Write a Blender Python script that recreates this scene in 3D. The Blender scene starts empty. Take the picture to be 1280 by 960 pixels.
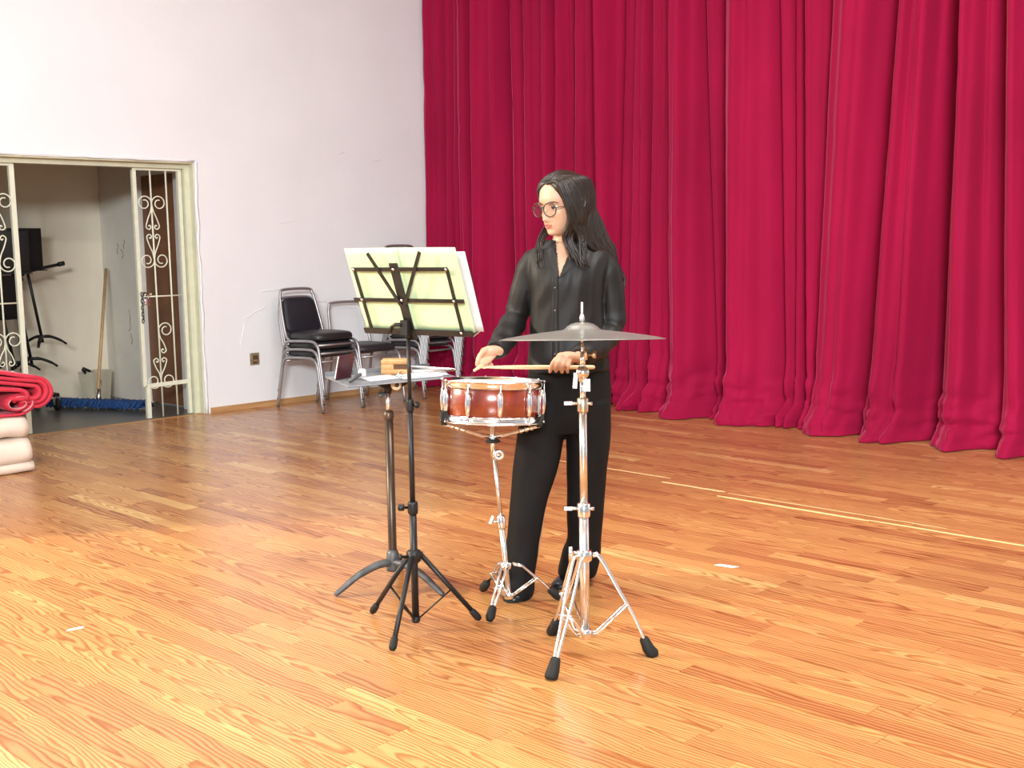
import bpy, math, random
import numpy as np
from mathutils import Vector, Matrix, noise
from mathutils.bvhtree import BVHTree
random.seed(7)
D2R = math.pi/180
scene = bpy.context.scene
COL = scene.collection

# ------------------------------------------------------------------ camera
FPX = 1471.8
RIGHT = Vector((0.71515337, 0.69877533, -0.01639212))
UP = Vector((-0.07206343, 0.09703884, 0.99266829))
FWD = Vector((-0.69524278, 0.70872879, -0.1197538))
CAM = Vector((0, 0, 1.35))
cam_data = bpy.data.cameras.new('camera')
cam = bpy.data.objects.new('camera', cam_data)
COL.objects.link(cam)
cam_data.sensor_width = 36
cam_data.lens = FPX/1280*36
cam_data.clip_start = .05
mw = Matrix.Identity(4)
for i in range(3):
    mw[i][0] = RIGHT[i]; mw[i][1] = UP[i]; mw[i][2] = -FWD[i]; mw[i][3] = CAM[i]
cam.matrix_world = mw
scene.camera = cam

# ------------------------------------------------------------------ world, lights, exposure
world = bpy.data.worlds.new('world')
scene.world = world
world.use_nodes = True
bg = world.node_tree.nodes['Background']
bg.inputs['Color'].default_value = (.88, .94, 1, 1)
bg.inputs['Strength'].default_value = .42

def area_light(name, loc, target, size, size_y, power, color):
    l = bpy.data.lights.new(name, 'AREA')
    l.shape = 'RECTANGLE'; l.size = size; l.size_y = size_y
    l.energy = power; l.color = color
    o = bpy.data.objects.new(name, l)
    COL.objects.link(o)
    o.location = loc
    o.rotation_euler = (Vector(target)-Vector(loc)).to_track_quat('-Z', 'Y').to_euler()
    return o
area_light('hall_lamp', (-8.0, -1.6, 3.1), (-3.6, 3.6, .6), .2, .2, 430, (1, .85, .62))
area_light('hall_ceiling_lamp', (5.5, -6.0, 4.2), (-6.5, 5.0, 1.2), 3.0, 1.2, 1400, (.92, .97, 1))
area_light('hall_ceiling_lamp', (-5.0, -4.5, 4.3), (-4.8, 6.0, 1.2), 3.0, 1.2, 170, (1, .97, .93))
area_light('stage_fill', (-4.6, 2.6, 4.4), (-4.6, 2.6, 0), 2.4, .5, 75, (.93, .97, 1))  # added overhead fill, cool and soft, no fixture modelled
area_light('stage_fill', (-1.0, 3.0, 4.4), (-1.2, 3.0, 0), 2.4, .8, 185, (1, .97, .93))  # added fill that brightens the floor at right and the curtain

scene.view_settings.view_transform = 'Standard'
scene.view_settings.look = 'None'
scene.view_settings.exposure = 0.33
scene.view_settings.gamma = 1
scene.view_settings.use_curve_mapping = False

# ------------------------------------------------------------------ helpers
FH = Vector((-.7003, .7139, 0))      # level direction the camera looks along
RH = Vector((.7139, .7003, 0))       # level direction to the right
RZ = math.atan2(.7003, .7139)

def at(px, py, D):
    """point seen at pixel (px,py) at level distance D from the camera"""
    d = RIGHT*(px-640) + UP*(480-py) + FWD*FPX
    return CAM + d*(D/d.dot(FH))

def proj(p):
    q = p-CAM
    z = q.dot(FWD)
    return 640+FPX*q.dot(RIGHT)/z, 480-FPX*q.dot(UP)/z

class MB:
    """collects shapes; build() links them as ONE mesh object"""
    def __init__(s):
        s.v = []; s.f = []; s.sm = []
    def add(s, vs, fs, smooth=True):
        n = len(s.v)
        s.v += [Vector(p) for p in vs]
        s.f += [tuple(i+n for i in q) for q in fs]
        s.sm += [smooth]*len(fs)
        return s
    def box(s, c, size, rot=None, taper=1.0):
        x, y, z = [k/2 for k in size]
        vs = []
        for (a, b, d) in ((-1,-1,-1),(1,-1,-1),(1,1,-1),(-1,1,-1),(-1,-1,1),(1,-1,1),(1,1,1),(-1,1,1)):
            t = taper if d > 0 else 1
            p = Vector((a*x*t, b*y*t, d*z))
            if rot: p = rot @ p
            vs.append(p+Vector(c))
        return s.add(vs, [(3,2,1,0),(4,5,6,7),(0,1,5,4),(1,2,6,5),(2,3,7,6),(3,0,4,7)], False)
    def rbox(s, c, size, r, rot=None, seg=3, bulge=0):
        """box with rounded edges in plan and rounded top/bottom"""
        x, y, z = [k/2 for k in size]
        def ring(ins, h):
            pts = []
            rr = max(r-ins, .0005)
            for (sx, sy, a0) in ((1,1,0),(-1,1,90),(-1,-1,180),(1,-1,270)):
                for k in range(seg+1):
                    a = (a0+90*k/seg)*D2R
                    pts.append(Vector((sx*(x-r)+rr*math.cos(a), sy*(y-r)+rr*math.sin(a), h)))
            return pts
        e = min(r, z)
        hs = [(e*(1-math.sin(t)), -z+e*(1-math.cos(t))) for t in (0, .5, 1.05, math.pi/2)]
        rings = [ring(i, h) for i, h in hs] + [ring(i, -h) for i, h in reversed(hs)]
        n = 4*(seg+1)
        vs = [p for q in rings for p in q]
        fs = []
        for k in range(len(rings)-1):
            for j in range(n):
                fs.append((k*n+j, k*n+(j+1) % n, (k+1)*n+(j+1) % n, (k+1)*n+j))
        vs.append(Vector((0, 0, -z))); vs.append(Vector((0, 0, z+bulge)))
        for j in range(n):
            fs.append((len(vs)-2, (j+1) % n, j))
            fs.append((len(vs)-1, (len(rings)-1)*n+j, (len(rings)-1)*n+(j+1) % n))
        vs = [(rot @ p if rot else p)+Vector(c) for p in vs]
        return s.add(vs, fs)
    def tube(s, pts, r, seg=8, caps=True, flat=1.0, closed=False, side=None):
        """tube along pts; r a number or a list; flat squashes the section across 'side'"""
        pts = [Vector(p) for p in pts]
        n = len(pts)
        rs = r if isinstance(r, (list, tuple)) else [r]*n
        T = []
        for i in range(n):
            if closed: t = pts[(i+1) % n]-pts[i-1]
            else: t = pts[min(i+1, n-1)]-pts[max(i-1, 0)]
            T.append(t.normalized() if t.length > 1e-9 else Vector((0, 0, 1)))
        u = Vector(side) if side else (Vector((0, 0, 1)) if abs(T[0].z) < .9 else Vector((1, 0, 0)))
        vs = []; fs = []
        for i in range(n):
            u = (u - T[i]*u.dot(T[i]))
            if u.length < 1e-6: u = T[i].orthogonal()
            u.normalize()
            w = T[i].cross(u)
            for k in range(seg):
                a = 2*math.pi*k/seg
                vs.append(pts[i]+u*(math.cos(a)*rs[i]*flat)+w*(math.sin(a)*rs[i]))
        m = n if closed else n-1
        for i in range(m):
            j = (i+1) % n
            for k in range(seg):
                fs.append((i*seg+k, i*seg+(k+1) % seg, j*seg+(k+1) % seg, j*seg+k))
        if caps and not closed:
            fs.append(tuple(range(seg-1, -1, -1)))
            fs.append(tuple((n-1)*seg+k for k in range(seg)))
        return s.add(vs, fs)
    def lathe(s, prof, seg=32, c=(0, 0, 0), rot=None, close=False):
        vs = []; fs = []
        n = len(prof)
        for (r, z) in prof:
            for k in range(seg):
                a = 2*math.pi*k/seg
                p = Vector((r*math.cos(a), r*math.sin(a), z))
                vs.append((rot @ p if rot else p)+Vector(c))
        for i in range(n-1 if not close else n):
            j = (i+1) % n
            for k in range(seg):
                fs.append((i*seg+k, i*seg+(k+1) % seg, j*seg+(k+1) % seg, j*seg+k))
        return s.add(vs, fs)
    def loft(s, rings, caps=True):
        n = len(rings[0])
        vs = [p for q in rings for p in q]
        fs = []
        for i in range(len(rings)-1):
            for k in range(n):
                fs.append((i*n+k, i*n+(k+1) % n, (i+1)*n+(k+1) % n, (i+1)*n+k))
        if caps:
            fs.append(tuple(range(n-1, -1, -1)))
            fs.append(tuple((len(rings)-1)*n+k for k in range(n)))
        return s.add(vs, fs)
    def ball(s, c, r, seg=12, rot=None):
        rx, ry, rz = r if isinstance(r, (tuple, list)) else (r, r, r)
        vs = []; fs = []
        m = max(4, seg//2)
        for i in range(m+1):
            ph = -math.pi/2+math.pi*i/m
            for k in range(seg):
                a = 2*math.pi*k/seg
                p = Vector((rx*math.cos(ph)*math.cos(a), ry*math.cos(ph)*math.sin(a), rz*math.sin(ph)))
                vs.append((rot @ p if rot else p)+Vector(c))
        for i in range(m):
            for k in range(seg):
                fs.append((i*seg+k, i*seg+(k+1) % seg, (i+1)*seg+(k+1) % seg, (i+1)*seg+k))
        return s.add(vs, fs)
    def prism(s, poly, vec, smooth=False):
        """closed polygon of points pushed along vec"""
        n = len(poly); vec = Vector(vec)
        vs = [Vector(p) for p in poly]+[Vector(p)+vec for p in poly]
        fs = [tuple(range(n-1, -1, -1)), tuple(range(n, 2*n))]
        fs += [(k, (k+1) % n, n+(k+1) % n, n+k) for k in range(n)]
        return s.add(vs, fs, smooth)
    def mesh(s, name, org=(0, 0, 0)):
        me = bpy.data.meshes.new(name)
        o = Vector(org)
        me.from_pydata([p-o for p in s.v], [], s.f)
        me.polygons.foreach_set('use_smooth', s.sm)
        me.update()
        return me
    def build(s, name, mat, parent=None, org=(0, 0, 0)):
        return link(name, s.mesh(name, org), mat, parent, org)

def link(name, me, mat, parent=None, org=(0, 0, 0)):
    o = bpy.data.objects.new(name, me)
    COL.objects.link(o)
    if mat and not me.materials: me.materials.append(mat)
    if parent is not None: o.parent = parent
    else: o.location = org
    return o

def tag(o, label=None, cat=None, group=None, kind=None):
    if label: o['label'] = label
    if cat: o['category'] = cat
    if group: o['group'] = group
    if kind: o['kind'] = kind
    return o

def thing(name, label, cat, loc=(0, 0, 0), rz=0, group=None, rx=0, ry=0):
    o = bpy.data.objects.new(name, None)
    o.empty_display_size = .1
    COL.objects.link(o)
    o.location = loc
    o.rotation_euler = (rx, ry, rz)
    return tag(o, label, cat, group)

def copy_tree(o, parent=None):
    c = o.copy()
    COL.objects.link(c)
    c.parent = parent
    for ch in list(o.children): copy_tree(ch, c)
    return c

def bez(pts, n=8):
    """Catmull-Rom through pts"""
    P = [Vector(p) for p in pts]
    P = [P[0]*2-P[1]]+P+[P[-1]*2-P[-2]]
    out = []
    for i in range(1, len(P)-2):
        a, b, c, d = P[i-1:i+3]
        for k in range(n):
            t = k/n
            out.append(.5*((2*b)+(c-a)*t+(2*a-5*b+4*c-d)*t*t+(3*b-a-3*c+d)*t**3))
    out.append(P[-2])
    return out

def remesh(mb, voxel, smooth=2):
    me = mb.mesh('tmp')
    o = bpy.data.objects.new('tmp', me)
    COL.objects.link(o)
    m = o.modifiers.new('r', 'REMESH'); m.mode = 'VOXEL'; m.voxel_size = voxel; m.use_smooth_shade = True
    if smooth:
        k = o.modifiers.new('s', 'SMOOTH'); k.iterations = smooth; k.factor = .5
    dg = bpy.context.evaluated_depsgraph_get()
    dg.update()
    r = bpy.data.meshes.new_from_object(o.evaluated_get(dg))
    bpy.data.objects.remove(o); bpy.data.meshes.remove(me)
    r.polygons.foreach_set('use_smooth', [True]*len(r.polygons))
    return r

def shift(me, org):
    me.transform(Matrix.Translation(-Vector(org)))
    return me

# ------------------------------------------------------------------ materials
def pmat(name, color, rough=.5, metal=0, spec=.5, var=0, vscale=8, bump=0, bscale=60, stretch=(1, 1, 1), sheen=0, coat=0, sheen_tint=None, var_color=None, detail=4):
    m = bpy.data.materials.new(name)
    m.use_nodes = True
    nt = m.node_tree
    b = nt.nodes['Principled BSDF']
    b.inputs['Base Color'].default_value = (*color, 1)
    b.inputs['Roughness'].default_value = rough
    b.inputs['Metallic'].default_value = metal
    b.inputs['Specular IOR Level'].default_value = spec
    if sheen:
        b.inputs['Sheen Weight'].default_value = sheen
        b.inputs['Sheen Roughness'].default_value = .4
        if sheen_tint: b.inputs['Sheen Tint'].default_value = (*sheen_tint, 1)
    if coat:
        b.inputs['Coat Weight'].default_value = coat
        b.inputs['Coat Roughness'].default_value = .08
    tc = nt.nodes.new('ShaderNodeTexCoord')
    mp = nt.nodes.new('ShaderNodeMapping')
    mp.inputs['Scale'].default_value = stretch
    nt.links.new(tc.outputs['Object'], mp.inputs['Vector'])
    if var:
        n = nt.nodes.new('ShaderNodeTexNoise')
        n.inputs['Scale'].default_value = vscale
        n.inputs['Detail'].default_value = detail
        nt.links.new(mp.outputs[0], n.inputs['Vector'])
        mx = nt.nodes.new('ShaderNodeMix'); mx.data_type = 'RGBA'
        c2 = var_color if var_color else tuple(min(1, k*(1+var)) for k in color)
        c1 = color if var_color else tuple(k*(1-var) for k in color)
        mx.inputs[6].default_value = (*c1, 1); mx.inputs[7].default_value = (*c2, 1)
        rp = nt.nodes.new('ShaderNodeMapRange')
        rp.inputs[1].default_value = .3; rp.inputs[2].default_value = .7
        nt.links.new(n.outputs[0], rp.inputs[0])
        nt.links.new(rp.outputs[0], mx.inputs[0])
        nt.links.new(mx.outputs[2], b.inputs['Base Color'])
    if bump:
        n2 = nt.nodes.new('ShaderNodeTexNoise')
        n2.inputs['Scale'].default_value = bscale
        n2.inputs['Detail'].default_value = detail
        nt.links.new(mp.outputs[0], n2.inputs['Vector'])
        bp = nt.nodes.new('ShaderNodeBump')
        bp.inputs['Strength'].default_value = bump
        bp.inputs['Distance'].default_value = .01
        nt.links.new(n2.outputs[0], bp.inputs['Height'])
        nt.links.new(bp.outputs[0], b.inputs['Normal'])
    return m

def math_node(nt, op, a, b=None, c=None):
    n = nt.nodes.new('ShaderNodeMath'); n.operation = op
    for i, v in enumerate((a, b, c)):
        if v is None: continue
        if isinstance(v, (int, float)): n.inputs[i].default_value = v
        else: nt.links.new(v, n.inputs[i])
    return n.outputs[0]

def plank_material():
    m = bpy.data.materials.new('oak_plank')
    m.use_nodes = True
    nt = m.node_tree; b = nt.nodes['Principled BSDF']
    L = nt.links.new
    uv = nt.nodes.new('ShaderNodeUVMap'); uv.uv_map = 'plank'
    sx = nt.nodes.new('ShaderNodeSeparateXYZ'); L(uv.outputs[0], sx.inputs[0])
    U, V = sx.outputs[0], sx.outputs[1]
    at_ = nt.nodes.new('ShaderNodeAttribute'); at_.attribute_name = 'rnd'
    sr = nt.nodes.new('ShaderNodeSeparateXYZ'); L(at_.outputs['Vector'], sr.inputs[0])
    r1, r2, r3 = sr.outputs
    def nz(us, vs, w, detail=2):
        c = nt.nodes.new('ShaderNodeCombineXYZ')
        L(math_node(nt, 'MULTIPLY', U, us), c.inputs[0]); L(math_node(nt, 'MULTIPLY', V, vs), c.inputs[1])
        L(math_node(nt, 'MULTIPLY', w, 37.0), c.inputs[2])
        n = nt.nodes.new('ShaderNodeTexNoise'); n.inputs['Scale'].default_value = 1; n.inputs['Detail'].default_value = detail
        L(c.outputs[0], n.inputs['Vector'])
        return n.outputs[0]
    n1 = nz(2.6, 11.0, r1)
    n1b = nz(14.0, 60.0, r2)
    # ring radius of the log that the plank was cut from
    dv = math_node(nt, 'SUBTRACT', V, math_node(nt, 'MULTIPLY', math_node(nt, 'SUBTRACT', r2, .5), .13))
    du = math_node(nt, 'ADD', math_node(nt, 'MULTIPLY', U, .05), math_node(nt, 'MULTIPLY', math_node(nt, 'SUBTRACT', r1, .5), .09))
    rr = math_node(nt, 'SQRT', math_node(nt, 'ADD', math_node(nt, 'MULTIPLY', dv, dv), math_node(nt, 'MULTIPLY', du, du)))
    rr = math_node(nt, 'ADD', rr, math_node(nt, 'MULTIPLY', n1, .055))
    rr = math_node(nt, 'ADD', rr, math_node(nt, 'MULTIPLY', n1b, .004))
    ring = math_node(nt, 'FRACT', math_node(nt, 'MULTIPLY', rr, math_node(nt, 'ADD', 48.0, math_node(nt, 'MULTIPLY', r3, 62.0))))
    ramp = nt.nodes.new('ShaderNodeValToRGB')
    cr = ramp.color_ramp
    cr.elements[0].position = 0; cr.elements[0].color = (1, 1, 1, 1)
    cr.elements[1].position = 1; cr.elements[1].color = (.9, .9, .9, 1)
    for p_, v_ in ((.35, .95), (.66, .25), (.84, 0)):
        e = cr.elements.new(p_); e.color = (v_, v_, v_, 1)
    L(ring, ramp.inputs[0])
    fib = nz(8.0, 420.0, r3, 3)
    fibm = nt.nodes.new('ShaderNodeMapRange'); fibm.inputs[1].default_value = .3; fibm.inputs[2].default_value = .7
    fibm.inputs[3].default_value = .0; fibm.inputs[4].default_value = 1
    L(fib, fibm.inputs[0])
    grain = math_node(nt, 'ADD', math_node(nt, 'MULTIPLY', ramp.outputs[0], .78), math_node(nt, 'MULTIPLY', fibm.outputs[0], .22))
    # plank tone
    tone = nt.nodes.new('ShaderNodeValToRGB'); tr = tone.color_ramp
    tr.elements[0].position = 0; tr.elements[0].color = (.41, .175, .066, 1)
    tr.elements[1].position = 1; tr.elements[1].color = (.74, .49, .20, 1)
    for p_, c_ in ((.2, (.49, .228, .086, 1)), (.5, (.56, .285, .105, 1)), (.8, (.63, .35, .13, 1))):
        e = tr.elements.new(p_); e.color = c_
    big = nz(2.0, 9.0, r2, 2)
    L(math_node(nt, 'ADD', r3, math_node(nt, 'MULTIPLY', math_node(nt, 'SUBTRACT', big, .5), .5)), tone.inputs[0])
    dk = nt.nodes.new('ShaderNodeMix'); dk.data_type = 'RGBA'; dk.blend_type = 'MULTIPLY'; dk.inputs[0].default_value = 1
    L(tone.outputs[0], dk.inputs[6]); dk.inputs[7].default_value = (.46, .31, .22, 1)
    mx = nt.nodes.new('ShaderNodeMix'); mx.data_type = 'RGBA'
    L(grain, mx.inputs[0]); L(dk.outputs[2], mx.inputs[6]); L(tone.outputs[0], mx.inputs[7])
    L(mx.outputs[2], b.inputs['Base Color'])
    rn = nt.nodes.new('ShaderNodeMapRange'); rn.inputs[3].default_value = .2; rn.inputs[4].default_value = .3
    L(n1, rn.inputs[0]); L(rn.outputs[0], b.inputs['Roughness'])
    b.inputs['Specular IOR Level'].default_value = .5
    bp = nt.nodes.new('ShaderNodeBump'); bp.inputs['Strength'].default_value = .05; bp.inputs['Distance'].default_value = .001
    L(grain, bp.inputs['Height']); L(bp.outputs[0], b.inputs['Normal'])
    return m

def wood_material(name, c1, c2, scale=3, stretch=(1, 1, 12), rough=.5):
    return pmat(name, c1, rough, var=.01, var_color=c2, vscale=scale, stretch=stretch, bump=.05, bscale=scale*3)

M = {}
M['plank'] = plank_material()
M['subfloor'] = pmat('subfloor', (.16, .07, .03), .7, var=.2)
M['plaster'] = pmat('white_plaster', (.84, .86, .88), .75, var=.025, vscale=1.6, bump=.16, bscale=14, detail=6)
M['plaster2'] = pmat('beige_plaster', (.76, .69, .55), .8, var=.05, vscale=2, bump=.12, bscale=16)
M['plaster3'] = pmat('grey_plaster', (.66, .63, .56), .8, var=.06, vscale=3, bump=.12, bscale=16)
M['concrete'] = pmat('dark_floor', (.075, .078, .075), .3, var=.3, vscale=3)
M['trim'] = pmat('cream_green_paint', (.66, .67, .50), .5, var=.06, vscale=9, bump=.08, bscale=40)
M['gate'] = pmat('cream_gate_paint', (.74, .76, .60), .4, var=.05, vscale=20)
M['base_wood'] = wood_material('baseboard_wood', (.42, .22, .09), (.60, .36, .16), 2, (1, 1, 20))
M['door_wood'] = wood_material('door_wood', (.16, .062, .026), (.24, .10, .045), 3, (2, 2, .4), .45)
M['silver'] = pmat('silver_frame', (.42, .42, .43), .38, .75, var=.06, vscale=30)
M['vinyl'] = pmat('black_vinyl', (.018, .018, .02), .42, bump=.08, bscale=120)
M['vinyl2'] = pmat('black_cloth_back', (.010, .010, .016), .6, bump=.1, bscale=150, sheen=.1)
M['black_metal'] = pmat('black_metal', (.009, .009, .0095), .42, 0, var=.2, vscale=30, spec=.4)
M['bronze'] = pmat('worn_bronze_tube', (.09, .06, .04), .35, .6, var=.6, vscale=14, stretch=(1, 1, .2))
M['cast'] = pmat('cast_grey_metal', (.10, .105, .11), .5, .5, var=.4, vscale=25)
M['chrome'] = pmat('chrome', (.90, .90, .90), .13, 1, var=.04, vscale=40)
M['chrome2'] = pmat('worn_chrome', (.78, .77, .75), .26, 1, var=.15, vscale=30)
M['brass'] = pmat('aged_brass', (.60, .50, .36), .3, 1, var=.2, vscale=30)
M['cymbal'] = pmat('cymbal_bronze', (.27, .27, .25), .36, .65, var=.12, vscale=6, bump=.02, bscale=200)
M['rubber'] = pmat('black_rubber', (.014, .014, .0125), .65, spec=.3, bump=.08, bscale=120)
M['shell'] = pmat('maroon_lacquer', (.125, .012, .006), .22, 0, var=.7, vscale=7, stretch=(3, 3, 1), coat=.9, var_color=(.26, .04, .012))
M['drumhead'] = pmat('coated_drumhead', (.82, .81, .78), .5, var=.03, vscale=30)
M['stick'] = pmat('drumstick_wood', (.74, .52, .30), .45, var=.08, vscale=20)
M['paper_green'] = pmat('pale_green_paper', (.56, .70, .42), .75, var=.02, vscale=6)
M['paper_white'] = pmat('white_paper', (.58, .60, .62), .75, var=.02, vscale=6)
M['tray'] = pmat('grey_tray', (.15, .16, .175), .45, .2, var=.2, vscale=12)
M['maroon'] = pmat('maroon_cover', (.055, .008, .014), .35, var=.2)
M['cream_knob'] = pmat('cream_knob', (.72, .60, .40), .5, var=.1)
M['block'] = wood_material('light_wood', (.40, .20, .07), (.50, .28, .11), 6, (6, 1, 6))
M['block_in'] = pmat('slot_dark_wood', (.10, .045, .02), .8, var=.2)
M['rust'] = pmat('rusty_box', (.17, .12, .06), .8, var=.5, vscale=40, var_color=(.34, .29, .19))
M['bin'] = pmat('beige_plastic', (.52, .47, .36), .55, var=.06)
M['handle'] = wood_material('handle_wood', (.42, .26, .11), (.55, .36, .17), 3, (8, 8, 1))
M['mop'] = pmat('blue_mop_yarn', (.010, .055, .19), .9, var=.5, vscale=60, bump=.6, bscale=160)
M['cream'] = pmat('cream_cloth', (.74, .62, .52), .9, var=.07, vscale=10, bump=.15, bscale=120, sheen=.2)
M['redcloth'] = pmat('red_cloth', (.56, .025, .055), .85, var=.12, vscale=9, bump=.12, bscale=150, sheen=.3, sheen_tint=(1, .5, .55))
M['pinkcloth'] = pmat('pink_lining', (.62, .20, .22), .9, var=.12, vscale=9, sheen=.3)
M['skin'] = pmat('skin', (.56, .315, .205), .5, var=.05, vscale=20)
M['skin'].node_tree.nodes['Principled BSDF'].inputs['Subsurface Weight'].default_value = .12
M['skin'].node_tree.nodes['Principled BSDF'].inputs['Subsurface Radius'].default_value = (.012, .004, .002)
M['lips'] = pmat('lips', (.52, .13, .11), .4, var=.05)
M['hair'] = pmat('dark_brown_hair', (.013, .0075, .0048), .38, var=.5, vscale=60, stretch=(1, 1, .12), bump=.2, bscale=220, spec=.4)
M['brow'] = pmat('eyebrow', (.06, .032, .018), .8, var=.1)
M['eye'] = pmat('eye_white', (.75, .72, .68), .3, var=.02)
M['iris'] = pmat('iris', (.03, .014, .007), .2, var=.1)
M['satin'] = pmat('black_satin', (.0065, .0058, .0056), .55, var=.1, vscale=8, bump=.03, bscale=18, spec=.32)
M['trouser'] = pmat('black_trouser_cloth', (.0055, .0048, .0048), .75, var=.12, vscale=10, bump=.05, bscale=140, spec=.2)
M['shoe'] = pmat('black_leather', (.012, .013, .016), .25, var=.1)
M['frame'] = pmat('tortoise_frame', (.045, .026, .018), .25, var=.3, vscale=60)
M['tape'] = pmat('masking_tape', (.86, .84, .78), .7, var=.03)
M['filler'] = pmat('pale_filler', (.86, .60, .28), .5, var=.12, vscale=30)
M['tan'] = M['handle']
M['white_plastic'] = pmat('white_plastic', (.7, .7, .68), .4, var=.03)
def glass_mat():
    m = bpy.data.materials.new('lens_glass'); m.use_nodes = True
    nt = m.node_tree; out = nt.nodes['Material Output']
    t = nt.nodes.new('ShaderNodeBsdfTransparent'); g = nt.nodes.new('ShaderNodeBsdfGlossy'); g.inputs['Roughness'].default_value = .03
    t.inputs[0].default_value = (.94, .93, .92, 1)
    x = nt.nodes.new('ShaderNodeMixShader'); x.inputs[0].default_value = .07
    nt.links.new(t.outputs[0], x.inputs[1]); nt.links.new(g.outputs[0], x.inputs[2]); nt.links.new(x.outputs[0], out.inputs[0])
    return m
M['lens'] = glass_mat()
def velvet():
    m = pmat('crimson_velvet', (.30, .0035, .042), .8, var=.14, vscale=1.6, bump=.3, bscale=5, stretch=(1.2, 1.2, .45), sheen=.6, sheen_tint=(1, .22, .40), detail=7)
    m.node_tree.nodes['Principled BSDF'].inputs['Specular IOR Level'].default_value = .15
    return m
M['velvet'] = velvet()
# ------------------------------------------------------------------ floor with planks
WX = -8.45
floor = MB().box((-2.2, 1.7, -.06), (12.5, 13.4, .08)).build('floor', M['subfloor'])
tag(floor, kind='structure')

PW = .0845
def plank_mesh(items, name):
    """items: list of (x0,x1,y0) -> one mesh of boxes with uv 'plank' and attribute 'rnd'"""
    vs = []; fs = []; uvs = []; rn = []
    for (x0, x1, y0, org) in items:
        g = .0006
        a0, a1, b0, b1 = x0+g, x1-g, y0+g, y0+PW-g
        zt = [random.uniform(-.0004, .0003) for _ in range(4)]
        n = len(vs)
        ox, oy = org
        for k, (x, y) in enumerate(((a0, b0), (a1, b0), (a1, b1), (a0, b1))): vs.append((x-ox, y-oy, -.018))
        for k, (x, y) in enumerate(((a0, b0), (a1, b0), (a1, b1), (a0, b1))): vs.append((x-ox, y-oy, zt[k]))
        q = [(3,2,1,0),(4,5,6,7),(0,1,5,4),(1,2,6,5),(2,3,7,6),(3,0,4,7)]
        cx, cy = (x0+x1)/2+random.uniform(-.3, .3), y0+PW/2
        for face in q:
            fs.append(tuple(i+n for i in face))
            for i in face:
                v = vs[i+n]
                uvs += [v[0]+ox-cx, v[1]+oy-cy]
        r = (random.random(), random.random(), min(1, max(0, random.gauss(.5, .21))))
        for _ in range(8): rn += r
    me = bpy.data.meshes.new(name)
    me.from_pydata(vs, [], fs)
    ul = me.uv_layers.new(name='plank')
    ul.data.foreach_set('uv', uvs)
    at_ = me.attributes.new('rnd', 'FLOAT_VECTOR', 'POINT')
    at_.data.foreach_set('vector', rn)
    me.materials.append(M['plank'])
    return me
planks = []
y = -.9
while y < 7.95:
    x = WX-.02-random.uniform(0, .7)
    while x < 2.2:
        L_ = random.choice((.3, .42, .55, .62, .75, .9, 1.05, 1.2))*random.uniform(.9, 1.1)
        x1 = min(x+L_, 2.2)
        a = max(x, WX-.02)
        if x1-a > .02: planks.append((a, x1, y))
        x = x1
    y += PW
def plank_score(pl):
    c = Vector(((pl[0]+pl[1])/2, pl[2]+PW/2, 0))
    d = (c-CAM)
    z = d.dot(FWD)
    if z < .8: return 0
    px, py = proj(c)
    if px < -90 or px > 1370 or py > 1010: return 0
    return (pl[1]-pl[0])*PW*1.35/z**3
planks.sort(key=plank_score, reverse=True)
for (a, b_, y0) in planks[:300]:
    o = bpy.data.objects.new('plank', plank_mesh([(a, b_, y0, (a, y0))], 'plank'))
    COL.objects.link(o); o.parent = floor; o.location = Vector((a, y0, 0))-floor.location
rest = bpy.data.objects.new('plank_field', plank_mesh([(a, b_, y0, (0, 0)) for (a, b_, y0) in planks[300:]], 'plank_field'))
COL.objects.link(rest); rest.parent = floor; tag(rest, kind='stuff')
# pale filler strips along three plank edges
def strip(x0, x1, y, w):
    m = MB()
    n = 14
    top = []; bot = []
    for i in range(n+1):
        x = x0+(x1-x0)*i/n
        j = random.uniform(-.2, .2)*w
        e = min(1, min(i, n-i)/1.0*.5+.5)
        top.append((x, y+w*.5*e+j*.4, .0008)); bot.append((x, y-w*.5*e+j*.4, .0008))
    vs = top+bot
    m.add(vs, [(n+1+i, n+2+i, i+1, i) for i in range(n)], False)
    m.build('filler_strip', M['filler'], floor)
strip(-5.2, -3.97, 5.325, .022)
strip(-3.955, -3.53, 5.215, .03)
strip(-3.51, -2.64, 5.11, .03)
strip(-2.66, -1.2, 5.122, .024)
strip(-3.5, -2.3, 5.20, .012)

# ------------------------------------------------------------------ left wall with the doorway
OY0, OY1, OZ = 3.18, 5.046, 2.022
TH = .17
def wallbox(name, x0, x1, y0, y1, z0, z1, mat, parent=None, n=1):
    m = MB()
    m.box(((x0+x1)/2, (y0+y1)/2, (z0+z1)/2), (abs(x1-x0), abs(y1-y0), abs(z1-z0)))
    o = m.build(name, mat, parent)
    if parent is None: tag(o, kind='structure')
    return o
m = MB()
def wb(y0, y1, z0, z1): m.box((WX-TH/2, (y0+y1)/2, (z0+z1)/2), (TH, y1-y0, z1-z0))
wb(OY1, 8.3, 0, 4.6); wb(-5, OY0, 0, 4.6); wb(OY0, OY1, OZ, 4.6)
wall_left = tag(m.build('wall_left', M['plaster']), kind='structure')
# uneven plaster lip round the opening
lip = MB()
pts = [(WX-.004, OY1+.006+random.uniform(-.006, .008), z/20*OZ) for z in range(0, 21)]
lip.tube(pts, [.012+random.uniform(-.004, .006) for _ in pts], 6)
pts = [(WX-.004, OY0+(OY1-OY0)*k/20, OZ+.008+random.uniform(-.004, .006)) for k in range(0, 21)]
lip.tube(pts, [.010+random.uniform(-.003, .005) for _ in pts], 6)
lip.build('plaster_edge', M['plaster'], wall_left)
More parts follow.
